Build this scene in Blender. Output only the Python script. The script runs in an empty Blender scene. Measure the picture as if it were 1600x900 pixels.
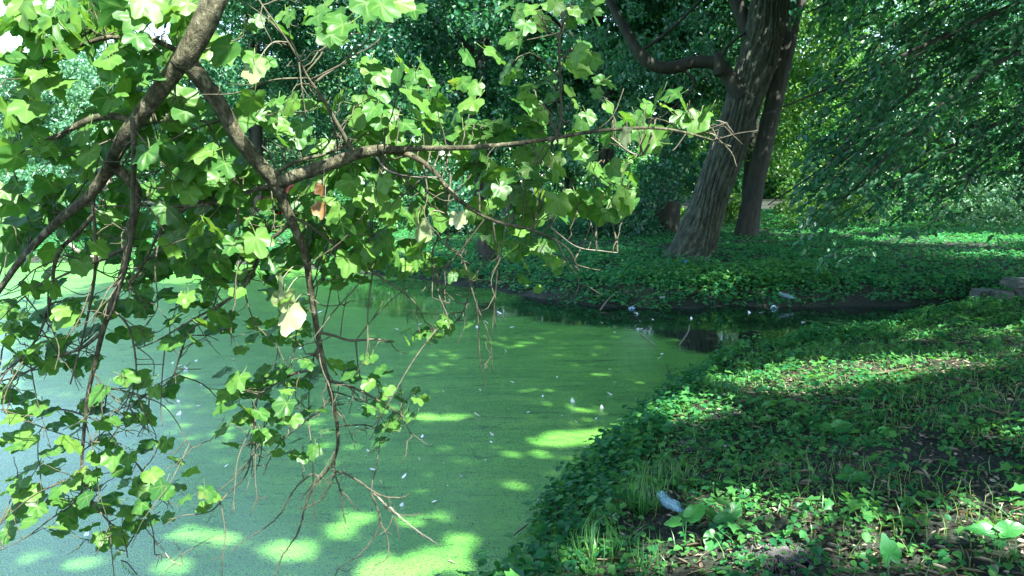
import bpy, math, random
import numpy as np
from mathutils import Vector, Matrix

random.seed(7)
RNG = np.random.default_rng(7)
R = math.radians
scene = bpy.context.scene
COL = scene.collection

# ------------------------------------------------------------------ camera
FPX = 1256.0                       # focal length in pixels of a 1600 x 900 frame
PITCH = R(7.3)
EYE = Vector((0, 0, 2.0))
cd = bpy.data.cameras.new("camera")
cd.sensor_width = 36
cd.lens = 36 * FPX / 1600
cd.clip_start = 0.05
cd.clip_end = 3000
cam = bpy.data.objects.new("camera", cd)
COL.objects.link(cam)
cam.location = EYE
cam.rotation_euler = (math.pi / 2 - PITCH, 0, 0)
scene.camera = cam

# ------------------------------------------------------------------ light
SUN_EL, SUN_AZ = R(52), R(150)
SUN = Vector((math.cos(SUN_EL) * math.sin(SUN_AZ), math.cos(SUN_EL) * math.cos(SUN_AZ), math.sin(SUN_EL)))
wd = bpy.data.worlds.new("World")
scene.world = wd
wd.use_nodes = True
nt = wd.node_tree
sky = nt.nodes.new("ShaderNodeTexSky")
sky.sky_type = 'NISHITA'
sky.sun_disc = False
sky.sun_elevation = SUN_EL
sky.sun_rotation = SUN_AZ
bgn = nt.nodes["Background"]
bgn.inputs["Strength"].default_value = 0.15
nt.links.new(sky.outputs[0], bgn.inputs["Color"])
sl = bpy.data.lights.new("sun", 'SUN')
sl.energy = 5.0
sl.angle = R(0.53)
sl.color = (1.0, 0.95, 0.86)
so = bpy.data.objects.new("sun", sl)
COL.objects.link(so)
so.rotation_euler = (-SUN).to_track_quat('-Z', 'Y').to_euler()
so.location = (0, 0, 40)
vs = scene.view_settings
vs.view_transform = 'Standard'
vs.look = 'None'
vs.exposure = 2.55
vs.gamma = 1
vs.use_curve_mapping = False
scene.cycles.max_bounces = 7
scene.cycles.diffuse_bounces = 4
scene.cycles.glossy_bounces = 3
scene.cycles.transmission_bounces = 5
scene.cycles.transparent_max_bounces = 6
scene.cycles.use_denoising = True
scene.cycles.caustics_reflective = False
scene.cycles.caustics_refractive = False

# ------------------------------------------------------------------ helpers
FWD = Vector((0, math.cos(PITCH), -math.sin(PITCH)))
UPV = Vector((0, math.sin(PITCH), math.cos(PITCH)))


def ray(px, py):
    return FWD + Vector((1, 0, 0)) * ((px - 800) / FPX) + UPV * ((450 - py) / FPX)


def at(px, py, depth):
    return EYE + ray(px, py) * depth


def on_level(px, py, z=0.0):
    d = ray(px, py)
    return EYE + d * ((z - EYE.z) / d.z)


def nrm(a):
    return a / np.maximum(np.linalg.norm(a, axis=-1, keepdims=True), 1e-9)


def mesh_from(name, V, Fc, mat=None, smooth=False, tint=None):
    """V (n,3) array, Fc (m,k) int array or list of polygons."""
    me = bpy.data.meshes.new(name)
    V = np.asarray(V, dtype=np.float32)
    if isinstance(Fc, np.ndarray):
        m, k = Fc.shape
        me.vertices.add(len(V))
        me.vertices.foreach_set("co", V.ravel())
        me.loops.add(m * k)
        me.loops.foreach_set("vertex_index", Fc.astype(np.int32).ravel())
        me.polygons.add(m)
        me.polygons.foreach_set("loop_start", (np.arange(m) * k).astype(np.int32))
        me.update(calc_edges=True)
    else:
        me.from_pydata([tuple(v) for v in V], [], Fc)
        me.update()
    if smooth:
        me.polygons.foreach_set("use_smooth", np.ones(len(me.polygons), dtype=bool))
    if tint is not None:
        a = me.attributes.new('tint', 'FLOAT', 'POINT')
        a.data.foreach_set('value', np.asarray(tint, dtype=np.float32))
    if mat:
        me.materials.append(mat)
    return me


def link(name, me, parent=None, label=None, cat=None, group=None, kind=None):
    o = bpy.data.objects.new(name, me)
    COL.objects.link(o)
    if parent:
        o.parent = parent
    tag(o, label, cat, group, kind)
    return o


def tag(o, label=None, cat=None, group=None, kind=None):
    if label:
        o['label'] = label
    if cat:
        o['category'] = cat
    if group:
        o['group'] = group
    if kind:
        o['kind'] = kind
    return o


def empty(name, loc, label, cat, group=None):
    o = bpy.data.objects.new(name, None)
    o.empty_display_size = 0.2
    COL.objects.link(o)
    o.location = loc
    bpy.context.view_layer.update()
    return tag(o, label, cat, group)


def spline(P, n):
    """Catmull-Rom through points, n samples per segment."""
    P = np.asarray([tuple(p) for p in P], dtype=float)
    Q = np.vstack([2 * P[0] - P[1], P, 2 * P[-1] - P[-2]])
    out = []
    t = np.linspace(0, 1, n, endpoint=False)[:, None]
    for i in range(1, len(Q) - 2):
        a, b, c, d = Q[i - 1], Q[i], Q[i + 1], Q[i + 2]
        out.append(0.5 * (2 * b + (c - a) * t + (2 * a - 5 * b + 4 * c - d) * t ** 2 + (3 * b - a - 3 * c + d) * t ** 3))
    out.append(P[-1:])
    return np.vstack(out)


def tube_arrays(P, rad, sides=6, rough=0.0, cap=True):
    P = np.asarray(P, dtype=float)
    n = len(P)
    rad = np.asarray(rad, dtype=float)
    T = nrm(np.gradient(P, axis=0))
    ref = np.array([0.0, 0, 1]) if abs(T[0][2]) < 0.9 else np.array([1.0, 0, 0])
    u = np.cross(T[0], ref)
    u /= np.linalg.norm(u)
    V = []
    ang = np.linspace(0, 2 * math.pi, sides, endpoint=False)
    for i in range(n):
        u = u - T[i] * np.dot(u, T[i])
        u /= max(np.linalg.norm(u), 1e-9)
        w = np.cross(T[i], u)
        rr = rad[i] * (1 + rough * RNG.normal(size=sides))[:, None]
        V.append(P[i] + rr * (np.cos(ang)[:, None] * u + np.sin(ang)[:, None] * w))
    V = np.vstack(V)
    i, j = np.meshgrid(np.arange(n - 1), np.arange(sides), indexing='ij')
    a = i * sides + j
    b = i * sides + (j + 1) % sides
    Fq = np.stack([a, b, b + sides, a + sides], -1).reshape(-1, 4)
    Ft = np.concatenate([Fq[:, [0, 1, 2]], Fq[:, [0, 2, 3]]])
    if cap:
        V = np.vstack([V, P[:1], P[-1:]])
        c0, c1 = n * sides, n * sides + 1
        k = np.arange(sides)
        Ft = np.concatenate([Ft, np.stack([np.full(sides, c0), (k + 1) % sides, k], -1),
                             np.stack([np.full(sides, c1), (n - 1) * sides + k, (n - 1) * sides + (k + 1) % sides], -1)])
    return V, Ft


def join(parts):
    Vs, Fs, o = [], [], 0
    for V, Fc in parts:
        Vs.append(V)
        Fs.append(Fc + o)
        o += len(V)
    return np.vstack(Vs), np.vstack(Fs)


def taper(r0, r1, n, p=1.0):
    return r0 + (r1 - r0) * np.linspace(0, 1, n) ** p


T_SIMPLE = (np.array([(0, 0, 0), (.42, .5, .10), (1, 0, -.10), (.42, -.5, .10)]), np.array([(0, 1, 2), (0, 2, 3)]))
T_OVAL = (np.array([(0, 0, 0), (.25, .42, .09), (.65, .40, .05), (1, 0, -.14), (.65, -.40, .05), (.25, -.42, .09)]),
          np.array([(0, 1, 2), (0, 2, 3), (0, 3, 4), (0, 4, 5)]))
T_LOBED = (np.array([(0, 0, 0), (.05, .38, .10), (.38, .30, .04), (.55, .52, .08), (.68, .2, .0), (1, 0, -.16), (.68, -.2, .0),
                     (.55, -.52, .08), (.38, -.30, .04), (.05, -.38, .10)]),
           np.array([(0, 1, 2), (0, 2, 4), (2, 3, 4), (0, 4, 5), (0, 5, 6), (0, 6, 8), (6, 7, 8), (0, 8, 9)]))
T_BLADE = (np.array([(0, .5, 0), (0, -.5, 0), (.4, .42, .05), (.4, -.42, .05), (.75, .25, -.10), (.75, -.25, -.10), (1, 0, -.42)]),
           np.array([(0, 1, 3), (0, 3, 2), (2, 3, 5), (2, 5, 4), (4, 5, 6)]))


def leaf_cloud(pos, axis, normal, L, Wd, tmpl=T_SIMPLE):
    pos = np.asarray(pos)
    N = len(pos)
    axis = nrm(axis)
    side = nrm(np.cross(normal, axis))
    nn = np.cross(axis, side)
    tv, tf = tmpl
    k = len(tv)
    L = np.broadcast_to(L, (N,))[:, None, None]
    Wd = np.broadcast_to(Wd, (N,))[:, None, None]
    V = pos[:, None, :] + axis[:, None, :] * L * tv[None, :, 0:1] + side[:, None, :] * Wd * tv[None, :, 1:2] + nn[:, None, :] * L * tv[None, :, 2:3]
    Fc = (np.arange(N) * k)[:, None, None] + tf[None]
    return V.reshape(-1, 3), Fc.reshape(-1, 3), k


def rand_dirs(n):
    return nrm(RNG.normal(size=(n, 3)))


# ------------------------------------------------------------------ materials
def new_mat(name):
    m = bpy.data.materials.new(name)
    m.use_nodes = True
    t = m.node_tree
    t.nodes.clear()
    out = t.nodes.new("ShaderNodeOutputMaterial")
    return m, t, out


def N(t, typ, **kw):
    n = t.nodes.new(typ)
    for k, v in kw.items():
        if k in n.inputs:
            n.inputs[k].default_value = v
        else:
            setattr(n, k, v)
    return n


def ramp(t, stops):
    r = t.nodes.new("ShaderNodeValToRGB")
    e = r.color_ramp.elements
    while len(e) < len(stops):
        e.new(0.5)
    for el, (p, c) in zip(e, stops):
        el.position = p
        el.color = (*c, 1)
    return r


def leaf_mat(name, dark, mid, light, trans=0.42, gloss=0.05, rough=0.4, tcol=None, blotch=None):
    """leaf blade: diffuse + translucent + a weak gloss; colour from the leaf's own tint and the object's random value."""
    m, t, out = new_mat(name)
    L = t.links.new
    at_ = N(t, "ShaderNodeAttribute", attribute_name='tint')
    oi = N(t, "ShaderNodeObjectInfo")
    add = N(t, "ShaderNodeMath", operation='ADD')
    fr = N(t, "ShaderNodeMath", operation='FRACT')
    L(at_.outputs["Fac"], add.inputs[0])
    L(oi.outputs["Random"], add.inputs[1])
    L(add.outputs[0], fr.inputs[0])
    rp = ramp(t, [(0.0, dark), (0.45, mid), (0.9, light), (1.0, light)])
    L(fr.outputs[0], rp.inputs[0])
    colour = rp.outputs[0]
    if blotch:
        tc = N(t, "ShaderNodeTexCoord")
        nz = N(t, "ShaderNodeTexNoise", Scale=blotch[0], Detail=3.0)
        L(tc.outputs["Object"], nz.inputs["Vector"])
        rr = ramp(t, [(0.60, (0, 0, 0)), (0.70, (1, 1, 1))])
        L(nz.outputs[0], rr.inputs[0])
        mul = N(t, "ShaderNodeMath", operation='MULTIPLY')
        mul.inputs[1].default_value = blotch[2]
        L(rr.outputs[0], mul.inputs[0])
        mx = N(t, "ShaderNodeMix", data_type='RGBA')
        L(mul.outputs[0], mx.inputs["Factor"])
        L(colour, mx.inputs["A"])
        mx.inputs["B"].default_value = (*blotch[1], 1)
        colour = mx.outputs["Result"]
    if name == 'maple_leaf':
        va = N(t, "ShaderNodeAttribute", attribute_name='vein')
        pv = N(t, "ShaderNodeMath", operation='POWER')
        pv.inputs[1].default_value = 5.0
        L(va.outputs["Fac"], pv.inputs[0])
        mv = N(t, "ShaderNodeMix", data_type='RGBA')
        ms_ = N(t, "ShaderNodeMath", operation='MULTIPLY')
        ms_.inputs[1].default_value = 0.7
        L(pv.outputs[0], ms_.inputs[0])
        L(ms_.outputs[0], mv.inputs["Factor"])
        L(colour, mv.inputs["A"])
        mv.inputs["B"].default_value = (0.17, 0.27, 0.08, 1)
        colour = mv.outputs["Result"]
    df = N(t, "ShaderNodeBsdfDiffuse")
    L(colour, df.inputs["Color"])
    tr = N(t, "ShaderNodeBsdfTranslucent")
    hs = N(t, "ShaderNodeMix", data_type='RGBA', blend_type='MULTIPLY')
    hs.inputs["Factor"].default_value = 1.0
    L(colour, hs.inputs["A"])
    hs.inputs["B"].default_value = (*(tcol or (1.9, 1.75, 0.9)), 1)
    L(hs.outputs["Result"], tr.inputs["Color"])
    m1 = N(t, "ShaderNodeMixShader")
    m1.inputs[0].default_value = trans
    L(df.outputs[0], m1.inputs[1])
    L(tr.outputs[0], m1.inputs[2])
    gl = N(t, "ShaderNodeBsdfGlossy", Roughness=rough)
    gl.inputs["Color"].default_value = (0.9, 0.95, 1, 1)
    lw = N(t, "ShaderNodeLayerWeight", Blend=0.5)
    pw = N(t, "ShaderNodeMath", operation='POWER')
    pw.inputs[1].default_value = 3.0
    L(lw.outputs["Facing"], pw.inputs[0])
    ml = N(t, "ShaderNodeMath", operation='MULTIPLY_ADD')
    ml.inputs[1].default_value = gloss * 2.2
    ml.inputs[2].default_value = gloss * 0.7
    L(pw.outputs[0], ml.inputs[0])
    m2 = N(t, "ShaderNodeMixShader")
    L(ml.outputs[0], m2.inputs[0])
    L(m1.outputs[0], m2.inputs[1])
    L(gl.outputs[0], m2.inputs[2])
    L(m2.outputs[0], out.inputs[0])
    return m


def noise_mat(name, stops, scale=8.0, detail=5.0, rough=0.8, bump=0.3, bscale=None, stretch=(1, 1, 1), coords="Object", spec=0.3, dist=0.0):
    m, t, out = new_mat(name)
    L = t.links.new
    tc = N(t, "ShaderNodeTexCoord")
    mp = N(t, "ShaderNodeMapping")
    mp.inputs["Scale"].default_value = stretch
    L(tc.outputs[coords], mp.inputs[0])
    nz = N(t, "ShaderNodeTexNoise", Scale=scale, Detail=detail, Roughness=0.62, Distortion=dist)
    L(mp.outputs[0], nz.inputs["Vector"])
    rp = ramp(t, stops)
    L(nz.outputs[0], rp.inputs[0])
    b = N(t, "ShaderNodeBsdfPrincipled", Roughness=rough)
    b.inputs["Specular IOR Level"].default_value = spec
    L(rp.outputs[0], b.inputs["Base Color"])
    if bump:
        nb = N(t, "ShaderNodeTexNoise", Scale=bscale or scale * 3, Detail=6.0, Roughness=0.65)
        L(mp.outputs[0], nb.inputs["Vector"])
        bp = N(t, "ShaderNodeBump", Strength=bump, Distance=0.02)
        L(nb.outputs[0], bp.inputs["Height"])
        L(bp.outputs[0], b.inputs["Normal"])
    L(b.outputs[0], out.inputs[0])
    return m


M = {}
M['maple_leaf'] = leaf_mat('maple_leaf', (0.028, 0.112, 0.020), (0.046, 0.148, 0.024), (0.088, 0.205, 0.032), trans=0.46, gloss=0.028, rough=0.45,
                           tcol=(1.9, 1.75, 0.9), blotch=(26.0, (0.16, 0.17, 0.05), 0.5))
M['dead_leaf'] = leaf_mat('dead_leaf', (0.09, 0.045, 0.015), (0.17, 0.085, 0.025), (0.26, 0.16, 0.05), trans=0.35, tcol=(1.3, 1.1, 0.7))
M['leaf_green'] = leaf_mat('leaf_green', (0.015, 0.105, 0.032), (0.030, 0.150, 0.042), (0.062, 0.210, 0.050), trans=0.45, gloss=0.04)
M['sun_painted'] = leaf_mat('sun_painted', (0.17, 0.24, 0.10), (0.22, 0.29, 0.13), (0.28, 0.34, 0.17), trans=0.3, tcol=(1, 1, .8))  # pale blade colour stands in for direct sun on green leaves
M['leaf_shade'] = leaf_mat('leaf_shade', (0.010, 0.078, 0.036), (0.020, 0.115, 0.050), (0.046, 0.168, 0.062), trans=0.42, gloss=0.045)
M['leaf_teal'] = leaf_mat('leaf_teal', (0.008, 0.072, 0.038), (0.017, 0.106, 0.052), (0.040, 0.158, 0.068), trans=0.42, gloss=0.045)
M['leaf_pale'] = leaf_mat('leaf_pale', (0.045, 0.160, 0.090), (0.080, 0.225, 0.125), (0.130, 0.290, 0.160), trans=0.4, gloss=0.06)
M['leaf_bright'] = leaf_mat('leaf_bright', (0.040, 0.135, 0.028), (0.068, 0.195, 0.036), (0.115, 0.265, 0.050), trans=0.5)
M['cover_leaf'] = leaf_mat('cover_leaf', (0.014, 0.110, 0.038), (0.030, 0.160, 0.050), (0.072, 0.225, 0.054), trans=0.42, gloss=0.022)
M['cover_far'] = leaf_mat('cover_far', (0.015, 0.130, 0.052), (0.030, 0.185, 0.066), (0.070, 0.245, 0.068), trans=0.42, gloss=0.022)
M['grass'] = leaf_mat('grass', (0.035, 0.135, 0.032), (0.070, 0.185, 0.040), (0.170, 0.270, 0.080), trans=0.45)
M['tuft_grass'] = leaf_mat('tuft_grass', (0.020, 0.110, 0.030), (0.040, 0.160, 0.038), (0.085, 0.220, 0.050), trans=0.45)
M['straw'] = leaf_mat('straw', (0.07, 0.062, 0.045), (0.17, 0.145, 0.10), (0.36, 0.32, 0.23), trans=0.15, gloss=0.02, tcol=(1.1, 1, .8))
M['broad_leaf'] = leaf_mat('broad_leaf', (0.031, 0.190, 0.045), (0.043, 0.224, 0.045), (0.068, 0.291, 0.050), trans=0.45)
M['petal'] = leaf_mat('petal', (0.45, 0.03, 0.03), (0.6, 0.06, 0.05), (0.75, 0.25, 0.2), trans=0.3, tcol=(1, 1, 1))
M['maple_bark'] = noise_mat('maple_bark', [(0.34, (0.020, 0.021, 0.011)), (0.50, (0.060, 0.060, 0.034)), (0.60, (0.115, 0.115, 0.070)), (0.72, (0.25, 0.25, 0.19))],
                            scale=70, detail=9, bump=0.6, bscale=190, stretch=(1, 1, 0.6))
M['twig_bark'] = noise_mat('twig_bark', [(0.3, (0.028, 0.030, 0.018)), (0.7, (0.092, 0.090, 0.058))], scale=60, bump=0.2)
M['dry_twig'] = noise_mat('dry_twig', [(0.3, (0.085, 0.08, 0.06)), (0.7, (0.22, 0.21, 0.165))], scale=50, bump=0.2)
M['old_bark'] = noise_mat('old_bark', [(0.32, (0.012, 0.018, 0.011)), (0.5, (0.032, 0.044, 0.029)), (0.62, (0.056, 0.072, 0.050)), (0.76, (0.115, 0.138, 0.108))],
                          scale=11, detail=9, bump=0.9, bscale=34, stretch=(1, 1, 0.34))
M['dark_bark'] = noise_mat('dark_bark', [(0.3, (0.008, 0.011, 0.007)), (0.7, (0.028, 0.034, 0.024))], scale=8, bump=0.6, bscale=25, stretch=(1, 1, 0.25))
M['pale_bark'] = noise_mat('pale_bark', [(0.3, (0.12, 0.11, 0.09)), (0.7, (0.3, 0.28, 0.23))], scale=8, bump=0.5, stretch=(1, 1, 0.25))
M['stone'] = noise_mat('stone', [(0.3, (0.030, 0.042, 0.034)), (0.55, (0.075, 0.095, 0.08)), (0.75, (0.16, 0.175, 0.155))], scale=7, bump=0.5, bscale=30, rough=0.9)
M['gravel'] = noise_mat('gravel', [(0.3, (0.035, 0.038, 0.036)), (0.7, (0.12, 0.125, 0.12))], scale=18, bump=0.3, rough=0.9)
M['feather'] = noise_mat('feather', [(0.3, (0.7, 0.72, 0.72)), (0.7, (0.85, 0.85, 0.83))], scale=40, bump=0.1, rough=0.7)
M['soil_crumb'] = noise_mat('soil_crumb', [(0.3, (0.03, 0.026, 0.02)), (0.7, (0.10, 0.085, 0.065))], scale=14, bump=0.4, rough=0.95)


def plastic_mat(name, col, alpha_mix=0.55, rough=0.12):
    m, t, out = new_mat(name)
    L = t.links.new
    b = N(t, "ShaderNodeBsdfPrincipled", Roughness=rough)
    b.inputs["Base Color"].default_value = (*col, 1)
    b.inputs["Coat Weight"].default_value = 0.6
    tp = N(t, "ShaderNodeBsdfTransparent")
    tp.inputs["Color"].default_value = (0.8, 0.9, 0.95, 1)
    mx = N(t, "ShaderNodeMixShader")
    nz = N(t, "ShaderNodeTexNoise", Scale=30.0)
    tc = N(t, "ShaderNodeTexCoord")
    L(tc.outputs["Object"], nz.inputs["Vector"])
    bp = N(t, "ShaderNodeBump", Strength=0.35, Distance=0.01)
    L(nz.outputs[0], bp.inputs["Height"])
    L(bp.outputs[0], b.inputs["Normal"])
    mx.inputs[0].default_value = alpha_mix
    L(tp.outputs[0], mx.inputs[1])
    L(b.outputs[0], mx.inputs[2])
    L(mx.outputs[0], out.inputs[0])
    return m


M['clear_plastic'] = plastic_mat('clear_plastic', (0.30, 0.52, 0.60), 0.42)
M['blue_plastic'] = plastic_mat('blue_plastic', (0.03, 0.12, 0.32), 0.9, 0.3)
M['white_plastic'] = plastic_mat('white_plastic', (0.70, 0.78, 0.82), 0.85, 0.3)

# ------------------------------------------------------------------ terrain
shore_px_near = [(790, 900), (818, 850), (850, 795), (885, 755), (925, 715), (975, 665), (1015, 625), (1060, 590)]
near = [on_level(*p) for p in shore_px_near]
near_xy = [(p.x, p.y) for p in near] + [(2.15, 8.75), (2.9, 9.35), (3.8, 10.0), (4.9, 10.8), (6.2, 11.7), (7.0, 12.3)]
shore_px_far = [(1512, 474), (1420, 478), (1300, 480), (1150, 480), (1020, 484), (930, 480), (860, 470), (780, 456), (720, 447), (640, 436), (560, 428), (460, 420), (380, 414), (280, 410), (180, 408), (90, 412), (0, 411)]
far = [on_level(*p) for p in shore_px_far]
far_xy = [(p.x, p.y) for p in far]
POND = np.array(near_xy + far_xy + [(-22, 20.5), (-34, 17), (-40, 8), (-30, 2.5), (-14, 1.6), (-6, 1.9), (-2.6, 2.5), (-0.9, 3.2)])


def sdist(P, poly=None):
    """positive outside the polygon (on land), negative inside."""
    poly = POND if poly is None else poly
    P = np.asarray(P, dtype=float)
    x, y = P[:, 0], P[:, 1]
    best = np.full(len(P), 1e9)
    inside = np.zeros(len(P), dtype=bool)
    n = len(poly)
    for i in range(n):
        ax, ay = poly[i]
        bx, by = poly[(i + 1) % n]
        ex, ey = bx - ax, by - ay
        tt = np.clip(((x - ax) * ex + (y - ay) * ey) / (ex * ex + ey * ey + 1e-12), 0, 1)
        d = np.hypot(x - ax - tt * ex, y - ay - tt * ey)
        best = np.minimum(best, d)
        c = (ay > y) != (by > y)
        with np.errstate(divide='ignore', invalid='ignore'):
            xi = ax + (y - ay) * ex / (ey if ey != 0 else 1e-12)
        inside ^= c & (x < xi)
    return np.where(inside, -best, best)


def sm(a, b, x):
    t = np.clip((x - a) / (b - a), 0, 1)
    return t * t * (3 - 2 * t)


def wob(x, y, s, k):
    return np.sin(x * s + 1.3 * k + 1.7 * np.sin(y * s * 0.73 + k)) * np.cos(y * s * 1.11 - 0.7 * k + 1.3 * np.sin(x * s * 0.61 + 2 * k))


def height(x, y):
    x = np.asarray(x, dtype=float)
    y = np.asarray(y, dtype=float)
    d = sdist(np.stack([x.ravel(), y.ravel()], -1)).reshape(x.shape)
    wd_ = d + 0.10 * wob(x, y, 2.3, 1) + 0.04 * wob(x, y, 6.1, 2)
    land = 0.30 * sm(0.0, 0.75, wd_) + 0.14 * sm(0.6, 3.0, wd_) + 0.012 * np.clip(d, 0, 60)
    land = land + (0.035 * wob(x, y, 1.7, 3) + 0.018 * wob(x, y, 4.7, 4) + 0.010 * wob(x, y, 11.0, 5)) * sm(0.1, 0.8, d)
    land = land - .11 * sm(6.8, 8.8, y) * (y < 5.0 + x * 1.22) * (y < 13.2) * sm(.1, .5, d) * sm(6.5, 4.0, x)
    sea = -0.5 * sm(0.0, -1.2, d) - 0.03
    return np.where(wd_ > 0, land, sea * 1.0) + np.where(wd_ > 0, -0.03 + 0.03 * sm(0, .1, wd_), 0)


def hz(x, y):
    return float(height(np.array([x]), np.array([y]))[0])


def on_ground(px, py):
    """point where the view ray meets the terrain."""
    d = ray(px, py)
    ts = np.linspace(1.5, 60, 1200)
    X, Y, Z = EYE.x + d.x * ts, EYE.y + d.y * ts, EYE.z + d.z * ts
    H = height(X, Y)
    k = np.argmax(Z <= np.maximum(H, 0))
    return Vector((X[k], Y[k], max(H[k], 0)))


def grid_axis(core0, core1, step, lo, hi):
    core = np.arange(core0, core1, step)
    g = 1.16
    out, s, v = [], step, core1
    while v < hi:
        out.append(v)
        s *= g
        v += s
    out.append(hi)
    low, s, v = [], step, core0
    while v > lo:
        s *= g
        v -= s
        low.append(max(v, lo))
    return np.concatenate([low[::-1], core, out])


gx = grid_axis(-8, 16, 0.14, -600, 600)
gy = grid_axis(-2, 24, 0.14, -600, 900)
X, Y = np.meshgrid(gx, gy, indexing='ij')
Z = height(X, Y)
V = np.stack([X, Y, Z], -1).reshape(-1, 3)
ii, jj = np.meshgrid(np.arange(len(gx) - 1), np.arange(len(gy) - 1), indexing='ij')
a = ii * len(gy) + jj
Fq = np.stack([a, a + len(gy), a + len(gy) + 1, a + 1], -1).reshape(-1, 4)

m, t, out = new_mat('woodland_soil')
L = t.links.new
tc = N(t, "ShaderNodeTexCoord")
n1 = N(t, "ShaderNodeTexNoise", Scale=1.1, Detail=6.0, Roughness=0.6)
n2 = N(t, "ShaderNodeTexNoise", Scale=38.0, Detail=6.0, Roughness=0.7)
L(tc.outputs["Object"], n1.inputs["Vector"])
L(tc.outputs["Object"], n2.inputs["Vector"])
r1 = ramp(t, [(0.35, (0.014, 0.022, 0.016)), (0.55, (0.026, 0.034, 0.026)), (0.7, (0.062, 0.066, 0.052))])
r2 = ramp(t, [(0.35, (0.35, 0.35, 0.35)), (0.5, (1, 1, 1)), (0.68, (2.6, 2.4, 2.1))])
L(n1.outputs[0], r1.inputs[0])
L(n2.outputs[0], r2.inputs[0])
mx = N(t, "ShaderNodeMix", data_type='RGBA', blend_type='MULTIPLY')
mx.inputs["Factor"].default_value = 1
L(r1.outputs[0], mx.inputs["A"])
L(r2.outputs[0], mx.inputs["B"])
b = N(t, "ShaderNodeBsdfPrincipled", Roughness=0.95)
b.inputs["Specular IOR Level"].default_value = 0.2
L(mx.outputs["Result"], b.inputs["Base Color"])
bp = N(t, "ShaderNodeBump", Strength=0.8, Distance=0.03)
L(n2.outputs[0], bp.inputs["Height"])
L(bp.outputs[0], b.inputs["Normal"])
L(b.outputs[0], out.inputs[0])
M['soil'] = m
link("ground", mesh_from("ground", V, Fq, M['soil'], smooth=True), kind='structure',
     label="dark woodland soil of the pond banks under the weeds")

# ------------------------------------------------------------------ pond
px_open = [(842, 486), (880, 499), (925, 503), (985, 506), (1040, 516), (1090, 528), (1105, 543), (1180, 545), (1330, 520), (1600, 470), (1600, 430), (840, 430)]
OPEN = np.array([(p.x, p.y) for p in (on_level(*q) for q in px_open)])
px_str = [(500, 430), (780, 438), (835, 484), (770, 508), (690, 512), (600, 500), (545, 488), (505, 462)]
STREAK = np.array([(p.x, p.y) for p in (on_level(*q) for q in px_str)])
gx = np.concatenate([np.arange(-42, -9, 0.6), np.arange(-9, 8.2, 0.09)])
gy = np.concatenate([np.arange(1.0, 2.6, 0.3), np.arange(2.6, 22.2, 0.09)])
X, Y = np.meshgrid(gx, gy, indexing='ij')
P = np.stack([X.ravel(), Y.ravel()], -1)
cover = sm(-0.25, 1.0, sdist(P, OPEN)) * (0.44 + 0.56 * sm(-0.7, 0.5, sdist(P, STREAK)))
V = np.stack([X.ravel(), Y.ravel(), np.zeros(X.size)], -1)
ii, jj = np.meshgrid(np.arange(len(gx) - 1), np.arange(len(gy) - 1), indexing='ij')
a = ii * len(gy) + jj
Fq = np.stack([a, a + len(gy), a + len(gy) + 1, a + 1], -1).reshape(-1, 4)
me = mesh_from("pond_water", V, Fq)
at_ = me.attributes.new('cover', 'FLOAT', 'POINT')
at_.data.foreach_set('value', cover.astype(np.float32))
m, t, out = new_mat('duckweed_and_water')
L = t.links.new
tc = N(t, "ShaderNodeTexCoord")
att = N(t, "ShaderNodeAttribute", attribute_name='cover')
mp = N(t, "ShaderNodeMapping")
mp.inputs["Scale"].default_value = (0.75, 1.9, 1)
mp.inputs["Rotation"].default_value = (0, 0, 0.25)
L(tc.outputs["Object"], mp.inputs[0])
nz = N(t, "ShaderNodeTexNoise", Scale=1.5, Detail=9.0, Roughness=0.66, Distortion=1.6)
L(mp.outputs[0], nz.inputs["Vector"])
ms = N(t, "ShaderNodeMath", operation='MULTIPLY_ADD')
ms.inputs[1].default_value = 0.9
ms.inputs[2].default_value = -0.45
L(nz.outputs[0], ms.inputs[0])
ad = N(t, "ShaderNodeMath", operation='ADD')
L(att.outputs["Fac"], ad.inputs[0])
L(ms.outputs[0], ad.inputs[1])
mask = ramp(t, [(0.34, (0, 0, 0)), (0.50, (0.55, 0.55, 0.55)), (0.66, (1, 1, 1))])
L(ad.outputs[0], mask.inputs[0])
# duckweed
ng = N(t, "ShaderNodeTexVoronoi", Scale=110.0)
L(tc.outputs["Object"], ng.inputs["Vector"])
nm = N(t, "ShaderNodeTexNoise", Scale=0.9, Detail=6.0, Roughness=0.6)
mp2 = N(t, "ShaderNodeMapping")
mp2.inputs["Scale"].default_value = (1, 2.6, 1)
L(tc.outputs["Object"], mp2.inputs[0])
L(mp2.outputs[0], nm.inputs["Vector"])
c1 = ramp(t, [(0.3, (0.085, 0.290, 0.044)), (0.5, (0.118, 0.355, 0.054)), (0.7, (0.165, 0.400, 0.066))])
L(nm.outputs[0], c1.inputs[0])
c2 = ramp(t, [(0.0, (1.25, 1.22, 1.15)), (0.5, (0.9, 0.93, 0.93)), (0.85, (0.3, 0.34, 0.36))])
L(ng.outputs["Distance"], c2.inputs[0])
mx = N(t, "ShaderNodeMix", data_type='RGBA', blend_type='MULTIPLY')
mx.inputs["Factor"].default_value = 1
L(c1.outputs[0], mx.inputs["A"])
L(c2.outputs[0], mx.inputs["B"])
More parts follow.
